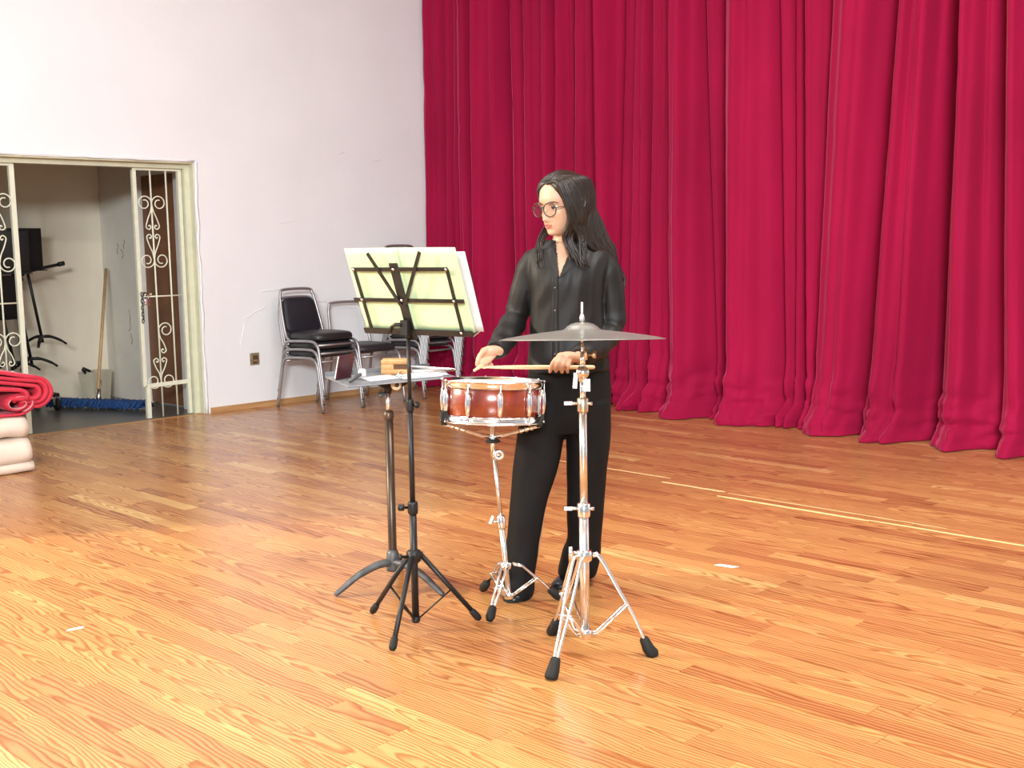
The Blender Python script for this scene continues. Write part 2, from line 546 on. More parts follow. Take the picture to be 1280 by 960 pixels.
# shallow cracks and patches in the plaster
for (yy, zz, ln, ang) in ((5.55, .80, .25, .4), (5.75, .98, .3, .05), (6.2, .86, .2, -.1), (5.9, 1.55, .15, .1), (6.5, 2.15, .1, .2), (6.9, 2.1, .12, .1), (5.42, .62, .2, 1.3)):
    c = MB()
    pts = [(WX+.0005, yy+ln*(t/8-.5)*math.cos(ang), zz+ln*(t/8-.5)*math.sin(ang)+random.uniform(-.008, .008)) for t in range(9)]
    c.tube(pts, [.001]+[.004]*7+[.001], 5)
    c.build('plaster_ridge', M['plaster'], wall_left)
wall_back = wallbox('wall_back', WX, 4.2, 8.15, 8.3, 0, 4.6, M['plaster'])
wallbox('wall_front', WX+.0, -6.05, 1.38, 1.5, 0, 4.6, M['plaster'])
ceiling = wallbox('ceiling', -10.4, 4.2, -5, 8.3, 4.6, 4.7, M['plaster'])
bb = MB().box((WX+.008, (OY1+7.9)/2+.02, .022), (.016, 7.9-OY1-.04, .044))
tag(bb.build('baseboard_left', M['base_wood']), kind='structure')

# painted frame lining the doorway
def trim(name, boxes, mat=None):
    m = MB()
    for (x0, x1, y0, y1, z0, z1) in boxes: m.box(((x0+x1)/2, (y0+y1)/2, (z0+z1)/2), (x1-x0, y1-y0, z1-z0))
    return tag(m.build(name, mat or M['trim']), kind='structure')
trim('trim_1', [(WX-TH, WX-.012, OY1-.012, OY1, 0, OZ), (WX-TH, WX-.012, OY0, OY0+.012, 0, OZ), (WX-TH, WX-.012, OY0+.012, OY1-.012, OZ-.012, OZ)])
trim('trim_2', [(WX-.16, WX-.075, OY1-.055, OY1-.012, 0, OZ-.012), (WX-.16, WX-.075, OY0+.012, OY0+.055, 0, OZ-.012), (WX-.16, WX-.075, OY0+.055, OY1-.055, OZ-.05, OZ-.012)])

# ------------------------------------------------------------------ store room behind the doorway
SX = -10.2; SY = 5.1
m = MB().box((SX/2+(WX-TH)/2+.1, 3.4, -.012), (WX-TH-SX+.3, 3.6, .024))
m.v = [p+Vector((-.1, 0, 0)) for p in m.v]
tag(m.build('floor_store', M['concrete']), kind='structure')
thr = MB().box((WX-.04, (OY0+OY1)/2, -.008), (.06, OY1-OY0, .02))
tag(thr.build('trim_3', M['base_wood']), kind='structure')
wallbox('wall_store_back', SX-.1, SX, 1.6, SY+.1, 0, 2.7, M['plaster2'])
wallbox('wall_store_left', SX, WX-TH, 1.5, 1.6, 0, 2.7, M['plaster3'])
wallbox('ceiling_store', SX-.1, WX-TH, 1.5, SY+.1, 2.7, 2.8, M['plaster2'])
DX0, DX1, DZ = -9.47, -8.86, 1.965
m = MB()
def sb(x0, x1, z0, z1): m.box(((x0+x1)/2, SY+.05, (z0+z1)/2), (x1-x0, .1, z1-z0))
sb(SX, DX0, 0, 2.7); sb(DX1, WX-TH, 0, 2.7); sb(DX0, DX1, DZ, 2.7)
tag(m.build('wall_store_right', M['plaster3']), kind='structure')
trim('trim_4', [(DX0-.09, DX0, SY-.02, SY, 0, DZ+.08), (DX1, DX1+.07, SY-.02, SY, 0, DZ+.08), (DX0, DX1, SY-.02, SY, DZ, DZ+.08)], M['white_plastic'])
door = MB().box(((DX0+DX1)/2, SY+.045, DZ/2+.004), (DX1-DX0-.008, .04, DZ-.012)).build('door_1', M['door_wood'])
tag(door, kind='structure')
k = MB()
k.lathe([(.0, 0), (.022, 0), (.022, .004), (.008, .008), (.008, .035), (.02, .045), (.024, .06), (.015, .07), (0, .072)], 14, (DX0+.07, SY+.025, .95), Matrix.Rotation(math.pi/2, 3, 'X'))
k.build('door_knob', M['brass'], door)
# scuffs on the side wall
for (xx, zz) in ((-9.9, 1.30), (-9.82, 1.26), (-9.78, 1.34), (-9.75, .72), (-9.76, .62), (-9.74, .5)):
    c = MB(); c.tube([(xx+random.uniform(-.02, .02), SY-.0005, zz+.03*j+random.uniform(-.01, .01)) for j in range(4)], .004, 5)
    c.build('scuff', M['rust'], bpy.data.objects['wall_store_right'])

# ------------------------------------------------------------------ curtains
TOPV = [526, 536, 567, 579, 589, 612, 650, 671, 689.5, 703, 712.5, 736.5, 762, 795, 813, 834, 858, 897, 921, 985.6, 1004, 1017.5, 1057, 1139, 1207, 1272, 1330, 1400, 1480, 1560]
BOTV = [529, 540, 571, 583, 594, 613, 657, 675, 691, 704, 713.5, 737, 763, 788, 806, 830, 852, 906, 918, 991, 1003, 1016, 1037, 1105, 1184, 1268, 1330, 1405, 1490, 1575]
STRONG = {6: 1.5, 11: 1.3, 13: 1.3, 16: 1.4, 18: 1.3, 21: 1.7, 24: 1.7, 25: 1.2}
CURZ = 4.35
def on_curtain(px, py, Y):
    d = RIGHT*(px-640)+UP*(480-py)+FWD*FPX
    t = Y/d.y
    return CAM+d*t
def base_y(x):
    return float(np.interp(x, [-8.45, -7, -6.3, -5.9, -5.5, -4.8, -1], [7.61, 7.64, 7.69, 7.64, 7.57, 7.53, 7.53]))
VX = []
for a, b_ in zip(TOPV, BOTV):
    def solve(px, py):
        Y = 7.5
        for _ in range(6):
            X = on_curtain(px, py, Y).x
            Y = base_y(X)
        return on_curtain(px, py, Y)
    p, q = solve(a, 5), solve(b_, 430)
    VX.append((p.x, p.z, q.x, q.z))
def vx(i, z):
    xt, zt, xb, zb = VX[i]
    t = (z-zb)/(zt-zb)
    t = max(-.45, min(1.25, t))
    return xb+(xt-xb)*t
def curtain(name, i0, i1, label):
    NZ = 70
    zs = [CURZ*(1-(1-k/NZ)**1.0) for k in range(NZ+1)]
    zs = [.0, .01, .022, .035, .05, .065, .08, .095, .11, .125, .14, .16, .18, .2, .225, .25, .275, .3, .33, .36]+[.36+(CURZ-.36)*(k/46) for k in range(1, 47)]
    cols = []
    per = []
    for i in range(i0, i1):
        w = vx(i+1, 1.2)-vx(i, 1.2)
        n = max(8, min(36, int(w/.013)))
        per += [(i, k/n) for k in range(n)]
    per.append((i1-1, 1.0))
    vs = []; fs = []
    for (i, t) in per:
        rs = random.Random(i*31); w0_ = vx(i+1, 1.2)-vx(i, 1.2)
        ph = rs.uniform(0, 6.28); skew = rs.uniform(.5, .85); lobes = rs.choice((1, 2, 2, 3)) if w0_ > .2 else 1
        for z in zs:
            xa, xb = vx(i, z), vx(i+1, z)
            w = max(.03, xb-xa)
            x = xa+(xb-xa)*t
            A0_ = min(.30, .05+.85*w)
            A = A0_*((.25, .5, .75)[i] if i < 3 else 1)
            dl = .13*(STRONG.get(i, 1)-1)*2; dr = .13*(STRONG.get(i+1, 1)-1)*2
            tt = t**skew
            prof = max(0, math.sin(math.pi*tt))**.7
            prof2 = (.15*math.sin(lobes*math.pi*2*t+ph+.35*z)+.05*math.sin((lobes+3)*math.pi*2*t+ph*2-.5*z))*math.sin(math.pi*t)
            yo = A*(prof+prof2)-dl*(1-t)**6-dr*t**6
            low = max(0, 1-z/.55)
            hem = max(0, 1-z/.16)
            flare = .05*low**1.5+.095*hem**1.2*(.4+.6*prof)+.03*low*math.sin(z*26+5*noise.noise(Vector((x*2.2, 0, 31))))*max(0, .35+noise.noise(Vector((x*1.7, z*2, 33))))
            cr = noise.noise(Vector((x*2.2, z*1.1, i*.37)))*.012+noise.noise(Vector((x*7+z*3, z*4, 3)))*.006
            cr += low**.7*(noise.noise(Vector((x*4.5, z*6, 9)))*.085+noise.noise(Vector((x*9, z*17, 4)))*.05+noise.noise(Vector((x*22+z*9, z*30, 14)))*.018)
            cr -= .035*math.exp(-((z-.17-.06*noise.noise(Vector((x*2.5, 0, 8))))/.035)**2)*max(0, .3+noise.noise(Vector((x*3, 1, 6))))
            xo = low*noise.noise(Vector((x*4, z*5, 21)))*.03*math.sin(math.pi*t)
            # diagonal pull creases
            u = x*1.0+z*.42
            cr += .006*max(0, math.sin(u*19+3*noise.noise(Vector((x, z, 2)))))**6*(1 if noise.noise(Vector((x*1.3, z*.9, 5))) > .05 else 0)
            yb = base_y(x)
            vs.append((max(x+xo, WX+.03), yb-yo-flare+cr, z+.004))
    n = len(zs)
    for a in range(len(per)-1):
        for k in range(n-1):
            fs.append((a*n+k, (a+1)*n+k, (a+1)*n+k+1, a*n+k+1))
    mb = MB(); mb.add(vs, fs, True)
    cx = sum(p[0] for p in vs)/len(vs)
    o = mb.build(name, M['velvet'], None, (cx, 7.45, 0))
    md = o.modifiers.new('thick', 'SOLIDIFY'); md.thickness = .006; md.offset = 1
    return tag(o, label, 'curtain', 'crimson stage curtains')
curtain('stage_curtain', 0, 21, 'crimson velvet curtain hanging behind the drummer, from white wall to dark gap')
curtain('stage_curtain', 21, len(TOPV)-1, 'crimson velvet curtain right of the dark gap, wide folds puddling on floor')
# ------------------------------------------------------------------ iron gate in the doorway
GX = -8.565
def scroll_pts(sgn, cy, cz, r0, turns, start, n=26, grow=1.0):
    """spiral in the plane of the gate ending at radius r0, angle in degrees; sgn mirrors in Y"""
    out = []
    for k in range(n+1):
        t = k/n
        a = (start+turns*360*t)*D2R
        r = r0*(1-.78*t)
        out.append((GX, cy+sgn*r*math.cos(a), cz+r*math.sin(a)))
    return out
def heart(parent, by, z0, s, both=(True, True), top=True, bottom=True):
    """scroll ornament centred on the bar at by; z0 its middle height, s its half height"""
    for sg in (-1, 1):
        for vd in (1, -1):
            if vd == 1 and (not top or not both[0 if sg < 0 else 1]): continue
            if vd == -1 and not bottom: continue
            R_ = .062
            cz = z0+vd*(s-R_)
            # big outer scroll, then down to the waist, then small inner curl
            pts = []
            for k in range(30, -1, -1):
                t = k/30
                a = (180-t*470)*D2R
                r = R_*(1-.62*t)
                pts.append((GX, by+sg*(R_+r*math.cos(a)), cz+vd*r*math.sin(a)))
            w = [(.004, -.13+.062), (.035, -s*.42), (.056, -s*.72), (.052, -s*.80), (.038, -s*.84)]
            p0 = pts[-1]
            path = bez([p0, (GX, by+sg*.012, cz-vd*.06), (GX, by+sg*.036, z0+vd*s*.38), (GX, by+sg*.056, z0+vd*s*.17), (GX, by+sg*.05, z0+vd*.028), (GX, by+sg*.03, z0+vd*.02), (GX, by+sg*.016, z0+vd*.036), (GX, by+sg*.026, z0+vd*.052), (GX, by+sg*.036, z0+vd*.042)], 5)
            MB().tube(pts+path[1:], .0052, 6).build('scroll', M['gate'], parent)
def rod(parent, name, y0, z0, y1, z1, w, d=None):
    m = MB()
    a, b_ = Vector((GX, y0, z0)), Vector((GX, y1, z1))
    if name == 'post' or name == 'rail':
        v = (b_-a); L_ = v.length
        m.box((a+b_)/2, (d or w, w, L_), Matrix.Rotation(math.atan2(-(y1-y0), z1-z0), 3, 'X'))
    else:
        m.tube([a, b_], w/2, 8)
    return m.build(name, M['gate'], parent)
g = thing('security_gate', 'cream iron gate panel with scrollwork, fixed at right of the doorway', 'gate', (0, 0, 0))
rod(g, 'post', 4.575, .26, 4.575, 1.965, .03, .03)
rod(g, 'post', 4.600, .004, 4.600, .27, .034, .03)
rod(g, 'post', 4.965, .004, 4.965, 1.965, .03, .03)
rod(g, 'bar', 4.725, .004, 4.715, 1.965, .014)
rod(g, 'bar', 4.855, .004, 4.850, 1.965, .014)
rod(g, 'rail', 4.585, .262, 4.955, .268, .032, .018)
rod(g, 'bar', 4.59, .968, 4.955, .968, .012)
rod(g, 'rail', 4.56, 1.962, 4.98, 1.962, .02, .02)
heart(g, 4.718, 1.475, .285)
heart(g, 4.722, .495, .265, both=(False, True))
m = MB()
for k in range(9):
    c = Vector((GX+.03, 4.578+.004*(k % 2), .99-k*.026))
    pts = []
    for j in range(12):
        a = 2*math.pi*j/12
        e = Vector((math.cos(a)*.009, 0, math.sin(a)*.018)) if k % 2 else Vector((0, math.cos(a)*.009, math.sin(a)*.018))
        pts.append(c+e)
    m.tube(pts, .0035, 6, closed=True)
tag(m.build('chain', M['cast']), 'dark steel chain hanging from the gate latch', 'chain')
pd = thing('padlock', 'small steel padlock hanging on the gate beside the chain', 'padlock', (GX+.035, 4.615, .90))
MB().rbox((0, 0, .03), (.018, .045, .05), .005).build('body', M['chrome2'], pd)
MB().tube([(0, -.015, .05), (0, -.015, .075), (0, -.008, .086), (0, .008, .086), (0, .015, .075), (0, .015, .05)], .004, 8).build('shackle', M['chrome2'], pd)

g2 = thing('security_gate', 'cream iron gate leaf behind the folded red cloth at left edge', 'gate', (0, 0, 0))
rod(g2, 'post', 3.635, .004, 3.625, 1.965, .036, .03)
rod(g2, 'post', 3.265, .004, 3.265, 1.965, .03, .03)
rod(g2, 'bar', 3.505, .004, 3.50, 1.965, .014)
rod(g2, 'bar', 3.385, .004, 3.38, 1.965, .014)
rod(g2, 'bar', 3.27, .968, 3.62, .968, .012)
rod(g2, 'rail', 3.27, .265, 3.62, .265, .03, .018)
rod(g2, 'rail', 3.25, 1.962, 3.64, 1.962, .02, .02)
heart(g2, 3.503, 1.475, .285)
heart(g2, 3.506, .495, .265)

# ------------------------------------------------------------------ store room things
# wheeled rack with black music stands
cart = thing('stand_rack', 'black wheeled rack holding music stands in the store room', 'rack', (-9.86, 4.05, 0))
MB().box((0, .28, .135), (.5, .05, .03)).box((-.2, -.2, .135), (.04, .95, .03)).box((.2, -.2, .135), (.04, .95, .03)).build('base_frame', M['black_metal'], cart)
MB().tube([(-.2, .2, .14), (-.2, .2, 1.1)], .018, 8).tube([(-.2, -.6, .14), (-.2, -.6, 1.1)], .018, 8).tube([(-.2, -.65, 1.1), (-.2, .25, 1.1)], .018, 8).build('upright', M['black_metal'], cart)
MB().tube([(.0, .20, 1.17), (.0, .50, 1.225)], .014, 8).tube([(.0, .48, 1.222), (.0, .53, 1.232)], .02, 8).tube([(-.2, .2, 1.1), (0, .2, 1.17)], .012, 8).build('arm', M['black_metal'], cart)
for (x, y) in ((.2, .30), (-.2, .30), (.2, -.6), (-.2, -.6)):
    w = MB().lathe([(.012, -.014), (.045, -.014), (.05, -.009), (.05, .009), (.045, .014), (.012, .014)], 20, (x, y, .05), Matrix.Rotation(math.pi/2, 3, 'X'), True).build('caster_wheel', M['rubber'], cart)
    MB().box((x, y+.02, .085), (.03, .004, .08)).box((x, y-.02, .085), (.03, .004, .08)).box((x, y, .122), (.05, .05, .006)).build('caster_fork', M['chrome2'], w)
def solid_stand(loc, rz, label, h, legz, lean=.0):
    t = thing('orchestra_stand', label, 'music stand', loc, rz, 'music stands in the store room')
    MB().rbox((.02, 0, h+.17), (.012, .30, .35), .005).box((.05, 0, h-.005), (.075, .30, .008)).build('desk', M['black_metal'], t)
    MB().tube([(0, lean, legz), (0, 0, h+.1)], .013, 8).build('pole', M['black_metal'], t)
    for k in range(3):
        a = (k*120+80)*D2R
        c, s = math.cos(a), math.sin(a)
        pts = bez([(0, lean, legz+.05), (.07*c, lean+.07*s, legz+.045), (.15*c, lean+.15*s, legz+.01), (.20*c, lean+.20*s, legz-.025)], 4)
        MB().tube(pts, [.020]*4+[.017]*5+[.013]*4, 8, flat=.7).build('leg', M['black_metal'], t)
    return t
solid_stand((-9.80, 4.215, 0), .1, 'black music stand hung on the rack, rightmost, with spread feet', 1.185, .57, .115)
solid_stand((-9.72, 4.06, 0), -.15, 'black music stand hung on the rack, second from its right end', 1.165, .40, .12)
solid_stand((-9.66, 3.93, 0), .15, 'black music stand hung on the rack behind the gate post, lower desk', .80, .38, .1)

# dust mop
mp = thing('dust_mop', 'blue dust mop with long wooden handle leaning in the store room corner', 'mop', (-9.45, 4.62, 0))
u = Vector((.84, .42, 0)).normalized(); w_ = Vector((-u.y, u.x, 0))
m = MB()
n = 46
for k in range(n):
    for s in (-1, 1):
        t = (k+random.random())/n-.5
        p = u*(t*.92)+Vector((0, 0, .055))
        q = p+w_*s*random.uniform(.07, .11)+u*random.uniform(-.02, .02)
        m.tube([p, (p+q)/2+Vector((0, 0, .012)), q-Vector((0, 0, .035))], [.016, .018, .010], 6)
m.box((0, 0, .05), (.9, .10, .05), Matrix.Rotation(math.atan2(u.y, u.x), 3, 'Z'))
m.build('fringe', M['mop'], mp)
hv = Vector((-9.98, 5.02, 1.17))-Vector((-9.45, 4.62, 0))
MB().tube([Vector((0, 0, .17)), hv], .0135, 10).build('handle', M['handle'], mp)
MB().tube([Vector((0, 0, .07)), hv*.02+Vector((0, 0, .09)), hv*.16+Vector((0, 0, .04))], [.022, .02, .018], 10).build('socket', M['chrome2'], mp)

# upright dustpan
dp = thing('dustpan', 'beige upright dustpan bin standing behind the blue mop', 'dustpan', (-9.98, 4.86, 0), 25*D2R)
m = MB()
def panring(s, z): return [Vector(p) for p in ((-.08*s, -.13*s, z), (.08*s, -.13*s, z), (.08*s, .13*s, z), (-.08*s, .13*s, z))]
m.loft([panring(.82, .004), panring(1, .27), panring(.95, .27), panring(.78, .02)], False)
m.add(panring(.80, .02), [(0, 1, 2, 3)], False)
m.sm = [False]*len(m.sm)
m.build('bucket', M['bin'], dp)
MB().tube([(.0, -.125, .26), (.0, -.16, .30), (.0, -.15, .305), (.0, -.07, .275)], [.012, .014, .014, .012], 8).build('handle', M['black_metal'], dp)

# rusted wall box
ob = thing('outlet_box', 'rusted metal outlet box set in the white wall left of chairs', 'outlet', (WX, 5.525, .41))
MB().box((.004, 0, 0), (.008, .088, .10)).build('plate', M['rust'], ob)
MB().box((.010, .005, .012), (.006, .05, .035)).box((.010, .0, -.03), (.006, .045, .02)).build('socket', M['block_in'], ob)

# ------------------------------------------------------------------ folded cloths at the left
def ribbon(path, th):
    """closed outline of a strip of cloth that follows path (Y,Z)"""
    P = [Vector((0, a, b_)) for a, b_ in path]
    L_, R_ = [], []
    for i, p in enumerate(P):
        t = (P[min(i+1, len(P)-1)]-P[max(i-1, 0)]).normalized()
        nrm = Vector((0, -t.z, t.y))
        L_.append(p+nrm*th/2); R_.append(p-nrm*th/2)
    return L_, R_
def fold_mesh(path, th, x0, x1, org, wob=.01, seed=1, n=9):
    L_, R_ = ribbon(path, th)
    rings = []
    for k in range(n+1):
        t = k/n
        x = x0+(x1-x0)*t
        rings.append([Vector((x+wob*1.5*noise.noise(Vector((0, p.y*5, p.z*9+seed))), p.y+wob*noise.noise(Vector((x*3, p.z*8, seed))), p.z+wob*noise.noise(Vector((x*4, p.y*5, seed+7))))) for p in L_+R_[::-1]])
    m = MB()
    nn = len(L_)
    vs = [p for r in rings for p in r]; fs = []
    N = 2*nn
    for i in range(n):
        for k in range(N): fs.append((i*N+k, i*N+(k+1) % N, (i+1)*N+(k+1) % N, (i+1)*N+k))
    for i in range(nn-1):
        fs.append((i, i+1, N-2-i, N-1-i)[::-1]); b_ = n*N
        fs.append((b_+i, b_+i+1, b_+N-2-i, b_+N-1-i))
    m.add(vs, fs)
    return m
def serp(y0, y1, zs, r=None):
    """serpentine path: layers at heights zs, folds alternating at y1 and y0"""
    out = []
    for i, z in enumerate(zs):
        a, b_ = (y0, y1) if i % 2 == 0 else (y1, y0)
        out += [(a+(b_-a)*k/10, z) for k in range(11)]
        if i < len(zs)-1:
            zc = (z+zs[i+1])/2; rr = abs(zs[i+1]-z)/2; s = 1 if b_ > a else -1
            out += [(b_+s*rr*math.sin(t*math.pi/6), zc-(zs[i+1]-z)/2*math.cos(t*math.pi/6)) for t in range(1, 6)]
    return out
def across(mb):
    """turn a fold made in (Y,Z) along X into one made in (X,Z) along Y"""
    mb.v = [Vector((p.y, p.x, p.z)) for p in mb.v]
    mb.f = [q[::-1] for q in mb.f]
    return mb
def soft(mb, amp, seed):
    mb.v = [p+Vector((amp*noise.noise(Vector((p.y*7, p.z*11, seed))), 0, .6*amp*noise.noise(Vector((p.x*6, p.y*9, seed+4))))) for p in mb.v]
    return mb
PB = Vector((-7.42, 2.6, 0))
c = thing('folded_blanket', 'cream folded cloth at the bottom of the pile by the gate', 'blanket', PB, group='folded cream cloths')
soft(across(fold_mesh(serp(-.35, .315, [.018, .050]), .031, -.5, .425, None, .006, 1, 24)), .012, 1).build('lower_fold', M['cream'], c)
soft(across(fold_mesh(serp(-.35, .285, [.100, .178]), .079, -.5, .405, None, .012, 2, 24)), .022, 2).build('upper_fold', M['cream'], c)
c = thing('folded_blanket', 'cream folded cloth between red cloths and the bottom cloth', 'blanket', PB+Vector((0, 0, .218)), group='folded cream cloths')
soft(across(fold_mesh(serp(-.35, .295, [.034, .098]), .065, -.5, .395, None, .012, 3, 24)), .02, 3).build('fold', M['cream'], c)
Z0 = .352
c = thing('folded_drape', 'red cloth with pale lining, loosely rolled under the top red cloth', 'drape', PB+Vector((0, 0, Z0)), group='folded red cloths')
sp = []
for k in range(64):
    t = k/63
    a = (-90+t*600)*D2R
    r = .068*(1-.70*t)
    sp.append((.355+1.5*r*math.cos(a), .074+r*math.sin(a)))
pre = [(-.45+.80*k/10, .006+.004*math.sin(k)) for k in range(10)]
fold_mesh(pre+sp, .013, -.38, .335, None, .006, 4).build('roll', M['redcloth'], c)
sp2 = [(a+(.355-a)*.10, .074+(b_-.074)*.80) for a, b_ in sp[2:54]]
fold_mesh(sp2, .006, -.37, .344, None, .006, 4).build('lining', M['pinkcloth'], c)
sp = []
for k in range(40):
    t = k/39
    a = (90-t*420)*D2R
    r = .05*(1-.7*t)
    sp.append((.10+1.9*r*math.cos(a), .07+r*math.sin(a)))
fold_mesh([(-.45+.55*k/8, .122) for k in range(8)]+sp, .016, -.38, .335, None, .006, 6).build('inner_fold', M['pinkcloth'], c)
c = thing('folded_drape', 'bright red cloth folded on top of the pile by the gate', 'drape', PB+Vector((0, 0, Z0+.155)), group='folded red cloths')
def drape_fold(y_end, zt, zs_, rad, zc, x1, seed, th, back):
    out = []
    for k in range(16):
        t = k/15
        out.append((-.5+(y_end+.5)*t, zt+(zc+rad-zt)*(t**2.2)))
    for k in range(1, 15):
        a = (90-k*13)*D2R
        out.append((y_end+rad*1.0*math.cos(a), zc+rad*math.sin(a)))
    for k in range(1, 8): out.append((y_end-k*back, zc-rad+.002*k))
    fold_mesh(out, th, -.38, x1, None, .008, seed).build('layer', M['redcloth'], c)
drape_fold(.475, .175, 0, .088, -.02, .33, 8, .021, .014)
drape_fold(.468, .150, 0, .064, -.02, .34, 9, .021, .014)
drape_fold(.445, .120, 0, .040, -.018, .35, 10, .021, .02)
out = [(-.5+.86*k/14, .085-.08*(k/14)**1.6) for k in range(15)]+[(.385, -.005), (.40, -.02), (.40, -.04), (.39, -.058)]
fold_mesh(out, .024, -.38, .36, None, .006, 12).build('layer', M['redcloth'], c)

# ------------------------------------------------------------------ stacking chairs
def make_chair(label, pad=True, group='silver and black stacking chairs', name='stacking_chair'):
    """faces local +x, back against -x"""
    t = thing(name, label, 'chair', group=group)
    for s in (-1, 1):
        y = s*.205
        pts = bez([(-.315, y, .006), (-.25, y, .26), (-.225, y, .36), (-.185, y, .415), (-.12, y, .43), (.10, y, .438), (.19, y, .43), (.235, y, .39), (.255, y, .30), (.30, y, .006)], 5)
        MB().tube(pts, .0125, 8).build('side_frame', M['silver'], t)
    m = MB()
    m.tube([(.21, -.205, .405), (.21, .205, .405)], .010, 8).build('front_rail', M['silver'], t)
    MB().tube([(-.20, -.205, .40), (-.20, .205, .40)], .010, 8).build('rear_rail', M['silver'], t)
    P = []
    for s in (-1, 1):
        q = [(-.14, s*.195, .425), (-.20, s*.195, .47), (-.245, s*.19, .60), (-.285, s*.178, .74), (-.302, s*.165, .81), (-.31, s*.125, .847)]
        P.append(q)
    MB().tube(bez(P[0]+P[1][::-1], 5), .0125, 8).build('back_frame', M['silver'], t)
    seat = MB()
    def sring(ins, z):
        out = []
        for k in range(28):
            a = 2*math.pi*k/28
            ca, sa = math.cos(a), math.sin(a)
            e = .45
            x = (abs(ca)**e)*(1 if ca > 0 else -1)*(.225-ins)
            yy = (abs(sa)**e)*(1 if sa > 0 else -1)*((.215 if ca > 0 else .2)-ins)
            out.append(Vector((x+.005, yy, z)))
        return out
    seat.loft([sring(.02, .442), sring(.004, .446), sring(0, .462), sring(.004, .485), sring(.02, .500), sring(.06, .508), sring(.13, .512)])
    seat.build('seat', M['vinyl'], t)
    if pad:
        rot = Matrix.Rotation(-.27, 3, 'Y')
        rings = []
        m = MB()
        for (ins, th) in ((.008, -.016), (0, -.01), (0, .012), (.006, .022), (.03, .03)):
            ring = []
            for k in range(32):
                a = 2*math.pi*k/32
                ca, sa = math.cos(a), math.sin(a)
                yy = (abs(ca)**.4)*(1 if ca > 0 else -1)
                zz = (abs(sa)**.35)*(1 if sa > 0 else -1)
                wz = .172-.012*zz
                ring.append(rot @ Vector((th, yy*(wz-ins), zz*(.155-ins)))+Vector((-.258, 0, .63)))
            rings.append(ring)
        m.loft(rings)
        m.build('backrest', M['vinyl2'], t)
    for s in (-1, 1):
        for x in (-.315, .30):
            MB().tube([(x-(.004 if x < 0 else -.001), s*.205, 0), (x+(.004 if x < 0 else -.002), s*.205, .012)], .0135, 8).build('foot_cap', M['cast'], t)
    return t
proto = make_chair('tmp')
padless = make_chair('silver chair with bare back frame and black seat between the two stacks', False, name='stacking_chair')
padless.location = (-8.02, 6.36, 0); padless.rotation_euler.z = -.12
DZ_ = .069
names = ['bottom', 'middle', 'top']
first = True
for k in range(3):
    o = proto if first else copy_tree(proto)
    first = False
    o.location = (-7.985+.012*k, 5.85, k*DZ_); o.rotation_euler.z = .02
    o['label'] = ['lowest black and silver chair of the short stack against white wall', 'middle black and silver chair of the short stack against white wall', 'top black chair of the short stack, padded back showing'][k]
ORD = ['lowest', 'second from the bottom', 'third from the bottom', 'fourth from the bottom', 'fourth from the top', 'third from the top', 'second from the top', 'topmost']
for k in range(8):
    o = copy_tree(proto)
    o.location = (-7.985+.010*k, 6.95, k*DZ_); o.rotation_euler.z = 0
    o['label'] = 'stacking chair, %s in the tall stack beside the curtain' % ORD[k]

# ------------------------------------------------------------------ bits of tape on the floor
def tape(name, pts, label):
    m = MB(); m.prism([Vector((a, b_, .0005)) for a, b_ in pts], (0, 0, .0008))
    c = sum((p for p in m.v), Vector())/len(m.v)
    tag(m.build(name, M['tape'], None, (c.x, c.y, 0)), label, 'tape')
tape('floor_tape', [(-2.755, 3.99), (-2.74, 4.02), (-2.66, 4.035), (-2.672, 4.003)], 'small white tape piece on floor right of the cymbal stand')
tape('floor_tape', [(-3.985, 1.775), (-4.0, 1.795), (-3.99, 1.845), (-3.972, 1.83)], 'small white tape scrap on floor at lower left')
# ------------------------------------------------------------------ folding music stand with scores
ms = thing('folding_music_stand', 'black folding wire music stand holding pale green scores', 'music stand', (-3.06, 2.617, 0), RZ)
bm = M['black_metal']
m = MB(); m.tube([(0, 0, .035), (0, 0, .44)], .0125, 12); m.build('lower_tube', bm, ms)
m = MB(); m.tube([(0, 0, .40), (0, 0, .80)], .0095, 12); m.build('middle_tube', bm, ms)
m = MB(); m.tube([(0, 0, .78), (0, 0, 1.045)], .0068, 12); m.build('upper_tube', bm, ms)
def clamp(z, r, parent, mat, kdir, kl=.03, name='clamp'):
    c = MB().tube([(0, 0, z-.022), (0, 0, z-.018), (0, 0, z+.014), (0, 0, z+.02)], [r*.9, r, r, r*.9], 12).build(name, mat, parent)
    d = Vector((math.cos(kdir), math.sin(kdir), 0))
    b = Vector((0, 0, z))
    MB().tube([b+d*r*.6, b+d*(r+kl*.35), b+d*(r+kl*.4), b+d*(r+kl), b+d*(r+kl+.004)], [.005, .005, .011, .012, .008], 10).build('knob', mat, c)
    return c
clamp(.44, .018, ms, bm, math.pi, .03)
clamp(.80, .014, ms, bm, -.3, .016)
hub = MB().tube([(0, 0, .245), (0, 0, .25), (0, 0, .285), (0, 0, .29)], [.018, .024, .024, .016], 14).build('hub', bm, ms)
MB().tube([(-.02, -.01, .267), (-.04, -.012, .267), (-.042, -.012, .267), (-.052, -.013, .267)], [.005, .005, .011, .011], 10).build('knob', bm, hub)
MB().tube([(0, 0, .028), (0, 0, .034), (0, 0, .05)], [.012, .016, .015], 12).build('brace_hub', bm, ms)
